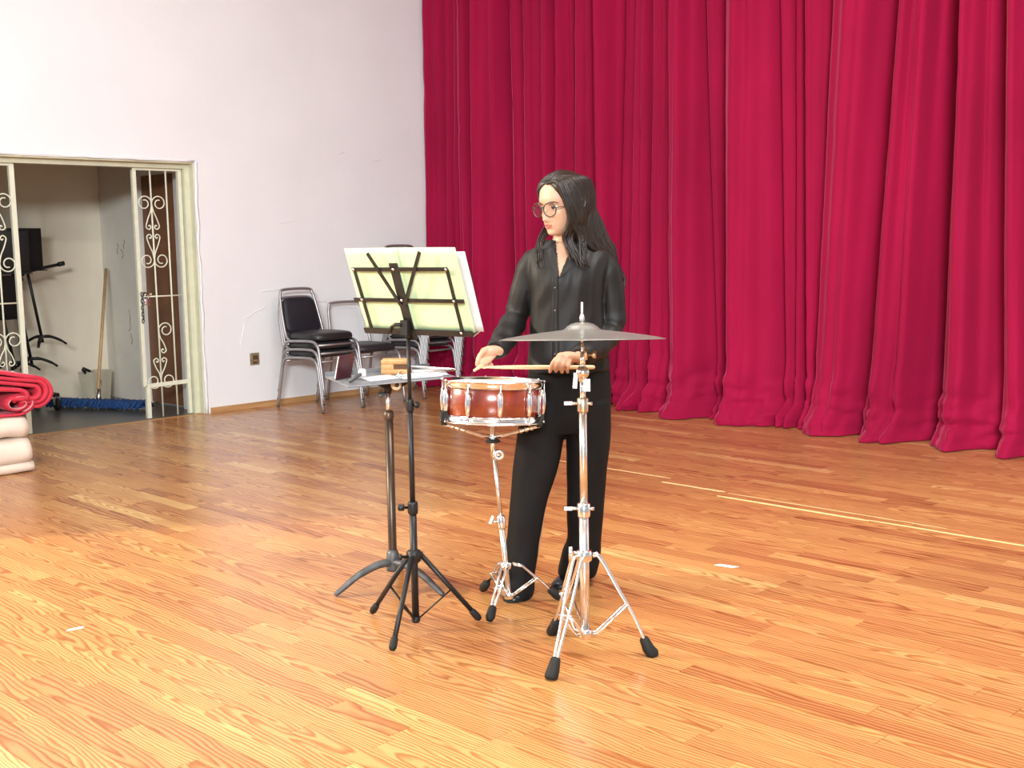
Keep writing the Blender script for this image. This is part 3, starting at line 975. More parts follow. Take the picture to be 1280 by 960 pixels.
for deg, r in ((136, .240), (17, .230), (-104, .246)):
    d = Vector((math.cos(deg*D2R), math.sin(deg*D2R), 0))
    lug = d*.024+Vector((0, 0, .27))
    ft = d*r+Vector((0, 0, .016))
    leg = MB().tube([lug, ft], .0088, 10).build('leg', bm, ms)
    v = (ft-lug).normalized()
    MB().tube([ft-v*.045, ft-v*.035, ft-v*.006, ft+v*.004], [.0095, .0125, .0135, .009], 10).build('rubber_foot', M['rubber'], leg)
    MB().tube([lug-d*.012, lug+d*.006], .011, 8).build('hinge', bm, leg)
    mid = lug.lerp(ft, .52)
    MB().tube([d*.012+Vector((0, 0, .042)), mid-Vector((0, 0, .004))], .0052, 6, flat=.5).build('brace', bm, ms)
# desk
tl = 20.5*D2R
hA = Vector((.83, -.5578, 0)); nA = Vector((.5578, .83, 0))
uA = (-nA*math.sin(tl)+Vector((0, 0, math.cos(tl)))).normalized()
nD = hA.cross(uA)*-1
if nD.dot(nA) < 0: nD = -nD
O_ = Vector((0, 0, 1.052))
def dk(a, b_, c=0): return O_+hA*a+uA*b_+nD*c
def flatbar(pts, w, th, parent, name='bar', mat=bm):
    m = MB()
    for p, q in zip(pts[:-1], pts[1:]):
        v = (q-p).normalized(); s = v.cross(nD).normalized()*w/2; n_ = nD*th/2
        m.add([p-s-n_, p+s-n_, p+s+n_, p-s+n_, q-s-n_, q+s-n_, q+s+n_, q-s+n_], [(3,2,1,0),(4,5,6,7),(0,1,5,4),(1,2,6,5),(2,3,7,6),(3,0,4,7)], False)
    return m.build(name, mat, parent)
desk = flatbar([dk(.012, -.03), dk(.014, .250)], .033, .005, ms, 'desk_spine')
flatbar([dk(-.160, .010), dk(-.163, .228)], .012, .004, ms, 'desk_bar')
flatbar([dk(.232, .010), dk(.232, .228)], .012, .004, ms, 'desk_bar')
flatbar([dk(-.169, .230, -.004), dk(.238, .230, -.004)], .013, .004, ms, 'desk_bar')
flatbar([dk(-.198, .118, -.004), dk(.272, .118, -.004)], .013, .004, ms, 'desk_bar')
flatbar([dk(.008, .10, -.008), dk(-.078, .290, -.008)], .012, .004, ms, 'desk_arm')
flatbar([dk(.022, .10, -.008), dk(.145, .292, -.008)], .012, .004, ms, 'desk_arm')
flatbar([dk(-.195, .0, .0), dk(.272, .0, .0)], .018, .004, ms, 'tray')
m = MB()
p, q = dk(-.195, -.009, 0), dk(.272, -.009, 0)
m.prism([p, p+nD*.045, p+nD*.045-uA*.003, p-uA*.003], q-p)
m.build('tray_ledge', bm, ms)
MB().add([dk(.272, -.008, .0), dk(.295, .006, .02), dk(.272, -.008, .045), dk(.272, -.011, .0), dk(.295, .003, .02), dk(.272, -.011, .045)], [(0,1,2),(5,4,3),(0,3,4,1),(1,4,5,2),(2,5,3,0)], False).build('tray_corner', M['chrome2'], ms)
for a, b_ in ((-.162, .230), (.232, .230), (.013, .230), (-.162, .118), (.232, .118), (.013, .118), (.23, .004), (.013, .03)):
    MB().lathe([(0, .002), (.004, .0015), (.005, 0)], 10, dk(a, b_, -.0068), Matrix(((hA.x, uA.x, -nD.x), (hA.y, uA.y, -nD.y), (hA.z, uA.z, -nD.z)))).build('rivet', M['chrome2'], ms)
pv = MB()
pv.box(dk(.006, .022, -.014), (.03, .02, .05), Matrix.Rotation(math.atan2(hA.y, hA.x), 3, 'Z'))
pv.tube([(0, 0, 1.03), (0, 0, 1.06)], [.011, .012], 12)
pv = pv.build('pivot', bm, ms)
MB().tube([dk(-.006, .032, -.015), dk(-.03, .034, -.018), dk(-.048, .026, -.02), dk(-.056, .006, -.022)], [.012, .011, .008, .005], 8, flat=.6).build('wing_knob', bm, pv)

def sheet(a0, a1, b0, b1, c, mat, label, skew=.0, th=.0016, bow=.0):
    m = MB()
    n = 12
    vs = []; fs = []
    for j in range(n+1):
        for i in range(n+1):
            a = a0+(a1-a0)*i/n; b_ = b0+(b1-b0)*j/n
            cc = c+bow*math.sin(math.pi*i/n)*(j/n)+.002*noise.noise(Vector((a*9, b_*9, c*50)))
            vs.append(dk(a+skew*(j/n), b_, cc))
    for j in range(n):
        for i in range(n): fs.append((j*(n+1)+i, j*(n+1)+i+1, (j+1)*(n+1)+i+1, (j+1)*(n+1)+i))
    m.add(vs, fs)
    R_ = Matrix.Rotation(RZ, 3, 'Z'); base = Vector((-3.06, 2.617, 0))
    m.v = [R_ @ p+base for p in m.v]
    org = R_ @ dk((a0+a1)/2, b0, c)+base
    o = m.build('sheet_music', mat, None, org)
    md = o.modifiers.new('thick', 'SOLIDIFY'); md.thickness = th; md.offset = 0
    return tag(o, label, 'sheet music')
sheet(-.192, .035, .0, .300, .010, M['paper_green'], 'pale green score page on the left half of the wire stand', bow=.003)
sheet(.012, .275, .0, .298, .013, M['paper_green'], 'pale green score page on the right half of the wire stand', bow=.004)
sheet(.05, .306, .002, .282, .018, M['paper_white'], 'white sheet sticking out right behind the green scores')

# ------------------------------------------------------------------ flat tray stand
ts = thing('tray_stand', 'old music stand with curved cast feet used as a flat tray table', 'music stand', (-3.516, 2.897, 0), RZ)
MB().tube([(0, 0, .08), (0, 0, .12), (0, 0, .70)], [.0165, .0165, .0165], 14).build('lower_tube', M['bronze'], ts)
MB().tube([(0, 0, .68), (0, 0, .79)], .0095, 12).build('upper_tube', M['chrome2'], ts)
MB().tube([(0, 0, .07), (0, 0, .08), (0, 0, .14), (0, 0, .155)], [.025, .027, .024, .018], 14).build('socket', M['cast'], ts)
MB().tube([(0, 0, .675), (0, 0, .68), (0, 0, .70), (0, 0, .71)], [.019, .02, .02, .012], 14).build('collar', M['bronze'], ts)
for deg in (209, -34, 88):
    d = Vector((math.cos(deg*D2R), math.sin(deg*D2R), 0))
    pts = bez([d*.01+Vector((0, 0, .105)), d*.07+Vector((0, 0, .10)), d*.15+Vector((0, 0, .07)), d*.21+Vector((0, 0, .032)), d*.245+Vector((0, 0, .010))], 5)
    MB().tube(pts, [.021-.010*k/20 for k in range(21)], 10, flat=.8).build('foot', M['cast'], ts)
ty = 27*D2R
tr = Matrix.Rotation(ty, 3, 'Z') @ Matrix.Rotation(-1.0*D2R, 3, 'Y') @ Matrix.Rotation(2.5*D2R, 3, 'X')
def tp(x, y, z): return tr @ Vector((x, y, z))+Vector((.012, 0, .838))
m = MB().rbox(tp(0, 0, 0), (.44, .27, .006), .003, tr)
tray = m.build('tray', M['tray'], ts)
MB().box(tp(0, .132, .010), (.44, .004, .02), tr).build('tray_lip', M['tray'], tray)
MB().prism([tp(-.10, -.03, -.004), tp(.10, -.03, -.004), tp(.03, -.03, -.04), tp(-.03, -.03, -.04)], tp(0, .06, 0)-tp(0, 0, 0)).tube([(0, 0, .775), (0, 0, .81)], [.013, .02], 10).build('bracket', bm, ts)
k = MB().tube([tp(0, -.03, -.022), tp(0, -.066, -.022)], .008, 10).build('pivot_bolt', M['cast'], ts)
MB().lathe([(.0, .0), (.018, 0), (.021, .006), (.021, .016), (.016, .02), (.009, .02), (.009, .016), (0, .016)], 18, tp(0, -.045, -.022), tr @ Matrix.Rotation(math.pi/2, 3, 'X')).build('washer_knob', M['cream_knob'], k)
MB().tube([(-.012, 0, .775), (-.03, -.006, .768), (-.038, -.008, .766)], [.006, .011, .009], 10).build('side_knob', M['cast'], ts)
# things on the tray
R_ = Matrix.Rotation(RZ, 3, 'Z'); TB = Vector((-3.516, 2.897, 0))
def tw(x, y, z): return R_ @ tp(x, y, z)+TB
def tray_thing(name, label, cat, x, y, extra=0):
    o = thing(name, label, cat, tw(x, y, .0032))
    o.rotation_euler = (R_ @ tr @ Matrix.Rotation(extra, 3, 'Z')).to_euler()
    return o
o = tray_thing('notebook', 'maroon covered notebook propped upright at left end of the tray', 'notebook', -.165, .02, .5)
q = Matrix.Rotation(-.35, 3, 'X')
MB().rbox(Vector((0, .015, .047)), (.085, .006, .098), .002, Matrix.Rotation(.25, 3, 'X')).build('cover', M['maroon'], o)
MB().box(Vector((0, .021, .047)), (.08, .006, .09), Matrix.Rotation(.25, 3, 'X')).build('pages', M['paper_white'], o)
o = tray_thing('mallet', 'short grey mallet with round white end lying against the notebook', 'mallet', -.155, -.055, .75)
MB().tube([(-.06, 0, .012), (.03, 0, .026)], [.008, .007], 10).build('handle', M['cast'], o)
MB().lathe([(0, -.014), (.012, -.014), (.017, -.008), (.017, .008), (.012, .014), (0, .014)], 16, (.04, 0, .027), Matrix.Rotation(math.pi/2, 3, 'X') @ Matrix.Rotation(.4, 3, 'Y')).build('head', M['white_plastic'], o)
for (x, y, e, a, b_, lab) in ((-.05, -.02, .1, .13, .10, 'white paper lying near the notebook on the grey tray'), (.10, -.045, -.05, .16, .10, 'white booklet under the steel triangle on the grey tray'), (.155, .0, -.25, .14, .16, 'white sheet overhanging the right end of the tray')):
    o = tray_thing('paper_sheet', lab, 'paper', x, y, e)
    MB().rbox((0, 0, .0012+(.002 if x > .12 else 0)), (a, b_, .0022), .001).build('sheet', M['paper_white'], o)
o = tray_thing('wood_block', 'light wooden slotted percussion block on the grey tray', 'wood block', .045, .05, -.5)
m = MB().rbox((0, 0, .0105), (.115, .06, .021), .005).rbox((0, 0, .049), (.115, .06, .018), .005).rbox((-.032, 0, .03), (.05, .058, .025), .004)
m.build('body', M['block'], o)
MB().box((.01, .0, .030), (.085, .05, .019)).build('slot', M['block_in'], o)
o = tray_thing('triangle', 'steel triangle instrument lying on papers at right of the tray', 'triangle', .115, -.005, .08)
MB().tube(bez([(-.12, -.045, .009), (.1, -.05, .011), (.128, -.048, .012), (.13, -.036, .012), (.03, .10, .014), (.015, .105, .014), (.002, .095, .014), (-.105, -.03, .010)], 6), .0048, 8).build('rod', M['chrome'], o)

# ------------------------------------------------------------------ snare drum stand
ch = M['chrome']
ss = thing('snare_stand', 'chrome tripod stand with basket arms holding the snare drum', 'drum stand', (-3.011, 3.03, 0), RZ)
LEAN = Vector((-.052, -.0, .62))
def sp_(z): return Vector((.006, 0, 0))+LEAN*(z/.62)*1.0+Vector((0, 0, 0))
MB().tube([sp_(.03), sp_(.33)], .0105, 12).build('lower_tube', M['chrome2'], ss)
MB().tube([sp_(.30), sp_(.575)], .0075, 12).build('upper_tube', M['chrome2'], ss)
c = MB().tube([sp_(.295), sp_(.30), sp_(.34), sp_(.345)], [.013, .015, .015, .011], 12).build('height_clamp', ch, ss)
MB().tube([sp_(.322)+Vector((-.012, -.008, 0)), sp_(.322)+Vector((-.03, -.016, .004))], .005, 8).box(sp_(.322)+Vector((-.036, -.018, .012)), (.008, .006, .03), Matrix.Rotation(.4, 3, 'Y')).build('wing_screw', ch, c)
MB().tube([sp_(.14), sp_(.145), sp_(.165), sp_(.17)], [.018, .022, .022, .018], 14).build('leg_collar', ch, ss)
MB().tube([sp_(.028), sp_(.03), sp_(.05), sp_(.052)], [.014, .019, .019, .014], 14).build('brace_collar', ch, ss)
for deg, r in ((120, .185), (13, .185), (-108, .2)):
    d = Vector((math.cos(deg*D2R), math.sin(deg*D2R), 0)); s = Vector((-d.y, d.x, 0))
    top = d*.022+Vector((0, 0, .158)); ft = d*r+Vector((0, 0, .028))
    leg = MB()
    kn = d*.055+Vector((0, 0, .15))
    for e in (-1, 1):
        w_ = .010
        leg.tube([top+s*e*.009, kn+s*e*w_, kn.lerp(ft, .5)+s*e*w_*.85, ft+s*e*.005], .0048, 8)
    leg = leg.build('leg', ch, ss)
    v = (ft-kn).normalized()
    MB().tube([ft-v*.035, ft-v*.028, ft+v*.008, ft+v*.022+Vector((0, 0, -.002))], [.011, .015, .0175, .012], 10).build('rubber_foot', M['rubber'], leg)
    md = kn.lerp(ft, .42)
    for e in (-1, 1):
        MB().tube([d*.02+s*e*.006+Vector((0, 0, .04)), md+s*e*.012], .0042, 6).build('brace', ch, ss)
    MB().tube([md-s*.016, md+s*.016], .0045, 8).build('brace_pin', ch, leg)
# tilter and basket
tz = sp_(.575)
t_ = MB().tube([tz+Vector((.012, -.012, .0)), tz+Vector((.012, .012, 0))], .017, 16).build('tilter', ch, ss)
MB().lathe([(.008, -.003), (.019, -.003), (.02, 0), (.019, .003), (.008, .003)], 18, tz+Vector((.018, -.018, 0)), Matrix.Rotation(math.pi/2, 3, 'X'), True).build('tilter_ring', M['chrome2'], t_)
DC = Vector((-.047, -.0, .705))       # centre of the drum's lower edge
bt = sp_(.625)
MB().tube([tz+Vector((-.004, 0, -.015)), bt, DC+Vector((0, 0, -.02))], [.010, .009, .008], 12).build('basket_post', ch, ss)
MB().tube([bt+Vector((0, 0, -.008)), bt+Vector((0, 0, -.004)), bt+Vector((0, 0, .004)), bt+Vector((0, 0, .007))], [.012, .027, .026, .012], 16).build('basket_nut', M['rubber'], ss)
DT = 2.2*D2R
drot = Matrix.Rotation(DT, 3, 'Y') @ Matrix.Rotation(-3.2*D2R, 3, 'X')
for deg in (-25, 205, 95):
    d = Vector((math.cos(deg*D2R), math.sin(deg*D2R), 0))
    base = bt+Vector((0, 0, .012))
    end = DC+drot @ (d*.192+Vector((0, 0, -.012)))
    midp = base+d*.05+Vector((0, 0, .012))
    a = MB().tube([base, midp, end], [.006, .0055, .0055], 8).build('basket_arm', ch, ss)
    tip = DC+drot @ (d*.2+Vector((0, 0, .028)))
    MB().tube([end-d*.01, end, tip, tip-d*.02], [.008, .009, .008, .007], 8).build('rubber_grip', M['rubber'], a)
    for q in (.45, .6, .75):
        pp = midp.lerp(end, q)
        MB().tube([pp-d*.006, pp+d*.006], .0085, 8).build('arm_joint', M['brass'], a)

# ------------------------------------------------------------------ snare drum
dwc = Vector((-3.011, 3.03, 0))+Matrix.Rotation(RZ, 3, 'Z') @ DC
sd = thing('snare_drum', 'maroon lacquered snare drum with chrome hoops and lugs', 'drum', dwc)
sd.rotation_euler = (Matrix.Rotation(RZ, 3, 'Z') @ drot).to_euler()
H_ = .142
MB().lathe([(.176, .012), (.178, .014), (.178, H_-.014), (.176, H_-.012)], 72).build('shell', M['shell'], sd)
def hoop(z, up):
    p = [(.181, 0), (.183, 0), (.185, .012), (.185, .022), (.192, .024), (.1925, .0265), (.184, .027), (.182, .024), (.182, .004), (.180, .003)]
    pr = [(r, z+(q if up else -q)) for r, q in p]
    o = MB().lathe(pr, 80, close=True)
    return o
ho = hoop(H_-.022, True).build('hoop', ch, sd)
hoop(.022, False).build('hoop', ch, sd)
MB().lathe([(.1, H_-.006), (.0001, H_-.006)], 48).lathe([(.1, H_-.006), (.177, H_-.006), (.180, H_-.009), (.1815, H_-.02)], 48).build('batter_head', M['drumhead'], sd)
MB().lathe([(.0001, .004), (.177, .004), (.1805, .008)], 48).build('snare_head', M['drumhead'], sd)
for k in range(10):
    a = (k*36-54+9)*D2R
    d = Vector((math.cos(a), math.sin(a), 0))
    c = d*.186
    prof = [(.0035, .026), (.007, .03), (.0095, .045), (.0115, H_/2), (.0095, H_-.045), (.007, H_-.03), (.0035, H_-.026)]
    rt = Matrix.Rotation(a, 3, 'Z')
    m = MB().lathe(prof, 10, c, rt)
    m.tube([d*.176+Vector((0, 0, .055)), d*.188+Vector((0, 0, .055))], .005, 8).tube([d*.176+Vector((0, 0, H_-.055)), d*.188+Vector((0, 0, H_-.055))], .005, 8)
    lug = m.build('lug', M['chrome'], sd)
    MB().tube([d*.189+Vector((0, 0, -.003)), d*.189+Vector((0, 0, H_+.004))], .0026, 6).tube([d*.189+Vector((0, 0, H_)), d*.189+Vector((0, 0, H_+.007))], .0048, 6).tube([d*.189+Vector((0, 0, 0)), d*.189+Vector((0, 0, -.007))], .0048, 6).build('tension_rod', M['chrome2'], lug)
# strainer (throw-off) and butt plate
a = (-27)*D2R; d = Vector((math.cos(a), math.sin(a), 0)); s = Vector((-d.y, d.x, 0))
st = MB().box(d*.185+Vector((0, 0, .068)), (.014, .03, .062), Matrix.Rotation(a, 3, 'Z')).build('strainer', M['chrome2'], sd)
MB().box(d*.196+s*-.004+Vector((0, 0, .06)), (.008, .010, .07), Matrix.Rotation(a, 3, 'Z')).tube([d*.196+s*-.004+Vector((0, 0, .095)), d*.198+s*.004+Vector((0, 0, .118))], [.005, .008], 8).build('strainer_lever', ch, st)
MB().tube([d*.19+Vector((0, 0, .03)), d*.19+Vector((0, 0, .04))], .009, 10).build('strainer_knob', M['chrome'], st)
a = 203*D2R; d = Vector((math.cos(a), math.sin(a), 0))
MB().box(d*.188+Vector((0, 0, .022)), (.014, .045, .026), Matrix.Rotation(a, 3, 'Z')).build('butt_plate', M['rubber'], sd)

# ------------------------------------------------------------------ cymbal stand
cs = thing('cymbal_stand', 'tall chrome double braced tripod stand carrying the cymbal', 'cymbal stand', (-2.447, 2.816, 0), RZ)
MB().tube([(0, 0, .06), (0, 0, .50)], .0158, 14).build('lower_tube', M['chrome2'], cs)
MB().tube([(0, 0, .48), (0, 0, .84)], .0125, 14).build('middle_tube', M['chrome2'], cs)
MB().tube([(0, 0, .82), (0, 0, .925)], .0095, 12).build('upper_tube', ch, cs)
def cyclamp(z, r, mat=ch):
    c = MB().tube([(0, 0, z-.035), (0, 0, z-.03), (0, 0, z+.008), (0, 0, z+.012)], [r*.93, r, r*1.03, r*.8], 16).build('height_clamp', mat, cs)
    b = Vector((0, 0, z-.006))
    MB().tube([b+Vector((-r, -.004, 0)), b+Vector((-r-.018, -.006, 0))], .0055, 8).box(b+Vector((-r-.03, -.007, .001)), (.026, .006, .012)).tube([b+Vector((r*.6, -.008, 0)), b+Vector((r+.012, -.012, 0))], .006, 8).build('wing_screw', M['chrome2'], c)
cyclamp(.50, .0205); cyclamp(.842, .0175, M['brass'])
MB().tube([(0, 0, .318), (0, 0, .322), (0, 0, .352), (0, 0, .356)], [.02, .025, .025, .02], 16).build('leg_collar', ch, cs)
MB().tube([(-.022, -.012, .335), (-.045, -.02, .335)], .007, 10).tube([(-.045, -.02, .325), (-.045, -.02, .372)], [.007, .006], 8).build('leg_wing_screw', ch, cs)
MB().tube([(0, 0, .058), (0, 0, .062), (0, 0, .088), (0, 0, .092)], [.017, .022, .022, .018], 16).build('brace_collar', ch, cs)
for deg, r in ((-120, .233), (-3.5, .216), (114.6, .237)):
    d = Vector((math.cos(deg*D2R), math.sin(deg*D2R), 0)); s = Vector((-d.y, d.x, 0))
    top = d*.028+Vector((0, 0, .338)); sh = d*.05+Vector((0, 0, .332)); kn = d*.158+Vector((0, 0, .135)); ft = d*(r-.012)+Vector((0, 0, .03))
    leg = MB()
    for e in (-1, 1):
        leg.tube(bez([top+s*e*.013, sh+s*e*.014, sh.lerp(kn, .55)+s*e*.014, kn+s*e*.009, ft+s*e*.005], 3), .0052, 8)
    leg = leg.build('leg', ch, cs)
    v = (ft-kn).normalized()
    MB().tube([ft-v*.035, ft-v*.03, ft+v*.004, d*(r+.004)+Vector((0, 0, .008)), d*(r+.006)+Vector((0, 0, .001))], [.012, .0155, .020, .0215, .018], 12).build('rubber_foot', M['rubber'], leg)
    md = sh.lerp(kn, .8)
    for e in (-1, 1):
        MB().tube([d*.022+s*e*.009+Vector((0, 0, .076)), d*.04+s*e*.016+Vector((0, 0, .08)), md+s*e*.019], .0045, 8).build('brace', ch, cs)
    MB().tube([md-s*.023, md+s*.023], .0048, 8).build('brace_pin', M['chrome2'], leg)
tl_ = MB().tube([(0, -.018, .935), (0, .018, .935)], .02, 18).tube([(0, 0, .905), (0, 0, .93)], [.013, .014], 12).build('tilter', ch, cs)
MB().box((-.024, -.01, .91), (.014, .014, .05), Matrix.Rotation(.08, 3, 'Y')).box((.012, -.012, .895), (.022, .012, .04)).build('tilter_lever', M['chrome2'], tl_)
MB().lathe([(0, .006), (.013, .005), (.015, 0), (.0, -.002)], 16, (0, -.019, .935), Matrix.Rotation(math.pi/2, 3, 'X')).build('tilter_cap', M['chrome2'], tl_)
MB().tube([(0, 0, .95), (.002, 0, 1.0)], .0088, 12).tube([(.002, 0, .99), (0, 0, 1.03)], .0055, 10).build('tilter_rod', ch, cs)
MB().tube([(.004, -.004, .992), (.03, -.012, .992), (.031, -.012, .992), (.042, -.014, .992)], [.006, .006, .012, .012], 8).tube([(.01, -.01, .975), (.01, -.01, 1.01)], .006, 8).build('tilter_screw', M['brass'], cs)
cymtilt = Matrix.Rotation(-4.3*D2R, 3, 'X') @ Matrix.Rotation(.3*D2R, 3, 'Y')
cc = Vector((0, 0, 1.043))
MB().tube([cc-cymtilt @ Vector((0, 0, .02)), cc+cymtilt @ Vector((0, 0, .115))], .0042, 8).build('threaded_rod', M['chrome2'], cs)
MB().tube([cc+cymtilt @ Vector((0, 0, .016)), cc+cymtilt @ Vector((0, 0, .03))], .016, 14).build('felt', M['rubber'], cs)
MB().tube([cc+cymtilt @ Vector((0, 0, .052)), cc+cymtilt @ Vector((0, 0, .075))], [.009, .007], 10).build('top_nut', M['chrome2'], cs)
cyw = Vector((-2.447, 2.816, 0))+Matrix.Rotation(RZ, 3, 'Z') @ cc
pr = [(.0055, .0505), (.02, .050), (.035, .046), (.048, .038), (.056, .030), (.064, .0265), (.09, .0235), (.13, .019), (.17, .0135), (.21, .0075), (.24, .0025), (.263, -.003), (.2635, -.0035)]
cy = MB().lathe(pr+[(r, z-.0014) for r, z in reversed(pr)], 96, close=True).build('cymbal', M['cymbal'])
cy.location = cyw
cy.rotation_euler = (Matrix.Rotation(RZ, 3, 'Z') @ cymtilt).to_euler()
tag(cy, 'large grey bronze ride cymbal on the chrome stand', 'cymbal')
# ------------------------------------------------------------------ the drummer
GB = Vector((-3.06, 3.28, 0))          # ground point between her feet
def ring(c, a, b_, n=28, pw=1.0, tilt=None):
    out = []
    for k in range(n):
        t = 2*math.pi*k/n
        ca, sa = math.cos(t), math.sin(t)
        x = (abs(ca)**pw)*(1 if ca >= 0 else -1)*a
        y = (abs(sa)**pw)*(1 if sa >= 0 else -1)*b_
        out.append(c+RH*x+FH*y)
    return out
def mpp(py, D):
    """metres per pixel near that point"""
    return (at(641, py, D)-at(640, py, D)).length
def loft_px(secs, pw=.9, n=28):
    """secs: (py, cx, half width px, D, half depth m)"""
    out = []
    for (py, cx, hw, D, hd) in secs:
        out.append(ring(at(cx, py, D), hw*mpp(py, D), hd, n, pw))
    return out
def densify(secs, k=4):
    A = np.array(secs, float)
    t = np.arange(len(A)); tt = np.linspace(0, len(A)-1, (len(A)-1)*k+1)
    # smooth interpolation (Catmull-Rom)
    out = []
    for v in tt:
        i = min(int(v), len(A)-2); f = v-i
        a = A[max(i-1, 0)]; b_ = A[i]; c = A[i+1]; d = A[min(i+2, len(A)-1)]
        out.append(tuple(.5*((2*b_)+(c-a)*f+(2*a-5*b_+4*c-d)*f*f+(3*b_-a-3*c+d)*f**3)))
    return out

# ---- head, in its own axes: x to her left, y out of the face, z up; origin at eye height in mid head
HC = at(704, 255.5, 4.46)
yaw = 50*D2R
hf = (-FH*math.cos(yaw)-RH*math.sin(yaw))
hx = hf.cross(Vector((0, 0, 1))).normalized()*-1        # her left
hu = Vector((0, 0, 1))
pt = 7*D2R
hf2 = (hf*math.cos(pt)-hu*math.sin(pt)); hu2 = (hu*math.cos(pt)+hf*math.sin(pt))
hx = hu2.cross(hf2)*-1
HS = 1.03
def hw(x, y, z): return HC+(hx*x+hf2*y+hu2*(z-.107))*HS
ZW = [0, .008, .022, .045, .07, .1, .135, .165, .19, .205, .213, .217]
WW = [.018, .032, .045, .056, .063, .068, .0705, .067, .054, .037, .02, .002]
YF = [.062, .077, .081, .084, .085, .085, .091, .084, .064, .042, .022, .002]
YB = [.0, -.012, -.03, -.055, -.078, -.094, -.1, -.093, -.073, -.05, -.026, -.002]
def head_pt(th, z):
    w = np.interp(z, ZW, WW); yf = np.interp(z, ZW, YF); yb = np.interp(z, ZW, YB)
    ca, sa = math.cos(th), math.sin(th)     # th=0 is the front
    x = w*(abs(sa)**.92)*(1 if sa > 0 else -1)
    y = (yf*(abs(ca)**.85)) if ca > 0 else yb*abs(ca)
    # features
    if ca > 0:
        g = lambda x0, z0, sx, sz: math.exp(-((x-x0)/sx)**2-((z-z0)/sz)**2)
        br = max(0, min(1, (.112-z)/.048))
        if .052 < z < .115:
            t = (.115-z)/.055
            amp = .024*min(1, t)**1.1 if z > .062 else .024*max(0, (z-.048)/.014)
            y += amp*math.exp(-(x/(.0075+.006*min(1, t)))**2)
        y += .006*g(0, .044, .016, .0055)+.0055*g(0, .034, .014, .0055)       # lips
        y -= .004*g(0, .0395, .02, .002)
        y -= .004*g(0, .026, .02, .006)
        y += .005*g(0, .010, .016, .010)                                       # chin
        for s in (-1, 1):
            y -= .010*g(s*.031, .104, .016, .011)                              # sockets
            y += .003*g(s*.030, .122, .02, .006)
            y += .004*g(s*.042, .078, .018, .016)                              # cheeks
    return x, y, z
body = MB()
rings = []
for z in np.linspace(0.0005, .2165, 70):
    rings.append([hw(*head_pt(2*math.pi*k/72, z)) for k in range(72)])
body.loft(rings)
for s in (-1, 1):       # ears
    body.ball(hw(s*.071, -.008, .095), (.010, .018, .030), 12, Matrix((tuple(hx), tuple(hf2), tuple(hu2))).transposed())
# neck
nb = at(704, 312, 4.50)
ntop = hw(0, -.025, .045)
body.tube([ntop+(ntop-nb)*.25, ntop, ntop.lerp(nb, .5), nb, nb-Vector((0, 0, .05))], [.045, .048, .047, .053, .06], 24)
TOR = [(303, 705, 15, 4.49, .055), (309, 707, 30, 4.49, .065), (318, 709, 45, 4.49, .078), (335, 709, 46, 4.48, .092), (352, 709, 44, 4.475, .100), (380, 709, 40, 4.48, .09), (410, 710, 38, 4.48, .085), (440, 711, 43, 4.48, .092), (470, 711, 49, 4.48, .10), (500, 711, 50, 4.48, .10)]
body.loft(loft_px(densify(TOR, 3)))
ARM_L = [(672, 326, 4.50), (655, 360, 4.52), (646, 396, 4.52), (633, 420, 4.42), (623, 438.5, 4.31)]
ARM_R = [(750, 328, 4.49), (765, 365, 4.50), (766, 411, 4.49), (745, 432, 4.40), (722, 448, 4.285)]
for A in (ARM_L, ARM_R):
    body.tube(bez([at(*p) for p in A], 5), list(np.interp(np.linspace(0, 1, 21), [0, .5, .6, 1], [.034, .034, .036, .023])), 14)
LEG_L = [(688, 500, 4.48), (678, 560, 4.46), (668, 620, 4.43), (658, 690, 4.42), (650, 728, 4.42)]
LEG_R = [(734, 500, 4.49), (735, 560, 4.49), (733, 620, 4.51), (730, 690, 4.55), (729, 712, 4.56)]
for A in (LEG_L, LEG_R):
    body.tube(bez([at(*p) for p in A], 4), list(np.interp(np.linspace(0, 1, 17), [0, .5, .75, 1], [.08, .052, .048, .035])), 14)
# ---- hands
def chain(pts, rs, flat=1.0, side=None, n=3):
    P = bez([at(*p) for p in pts], n)
    R2 = list(np.interp(np.linspace(0, 1, len(P)), np.linspace(0, 1, len(rs)), rs))
    body.tube(P, R2, 10, flat=flat, side=side)
    body.ball(P[-1], R2[-1]*.98, 10); body.ball(P[0], R2[0]*.98, 10)
# her left hand (right in the picture), back of the hand up, fingers over the stick
chain([(724, 447.5, 4.29), (716, 446, 4.275), (707, 446.5, 4.265), (702, 448, 4.26)], [.021, .026, .029, .024], .72, (0, 0, 1))
chain([(702, 445.5, 4.235), (695, 449, 4.218), (690, 456, 4.208), (687.5, 464.5, 4.218)], [.0098, .0092, .0082, .0068])
chain([(705, 446, 4.25), (699, 451, 4.212), (695.5, 458, 4.204), (695, 464, 4.224)], [.0100, .0092, .0085, .007])
chain([(709, 447.5, 4.262), (704.5, 453, 4.214), (702, 460, 4.206), (702.5, 465, 4.228)], [.0098, .009, .0082, .007])
chain([(713, 449, 4.275), (710.5, 455, 4.222), (709, 461, 4.214), (709.5, 465, 4.234)], [.009, .008, .0074, .0065])
chain([(716, 450, 4.305), (708, 456, 4.295), (700, 459.5, 4.275), (694, 460, 4.26)], [.0125, .0105, .009, .0075])
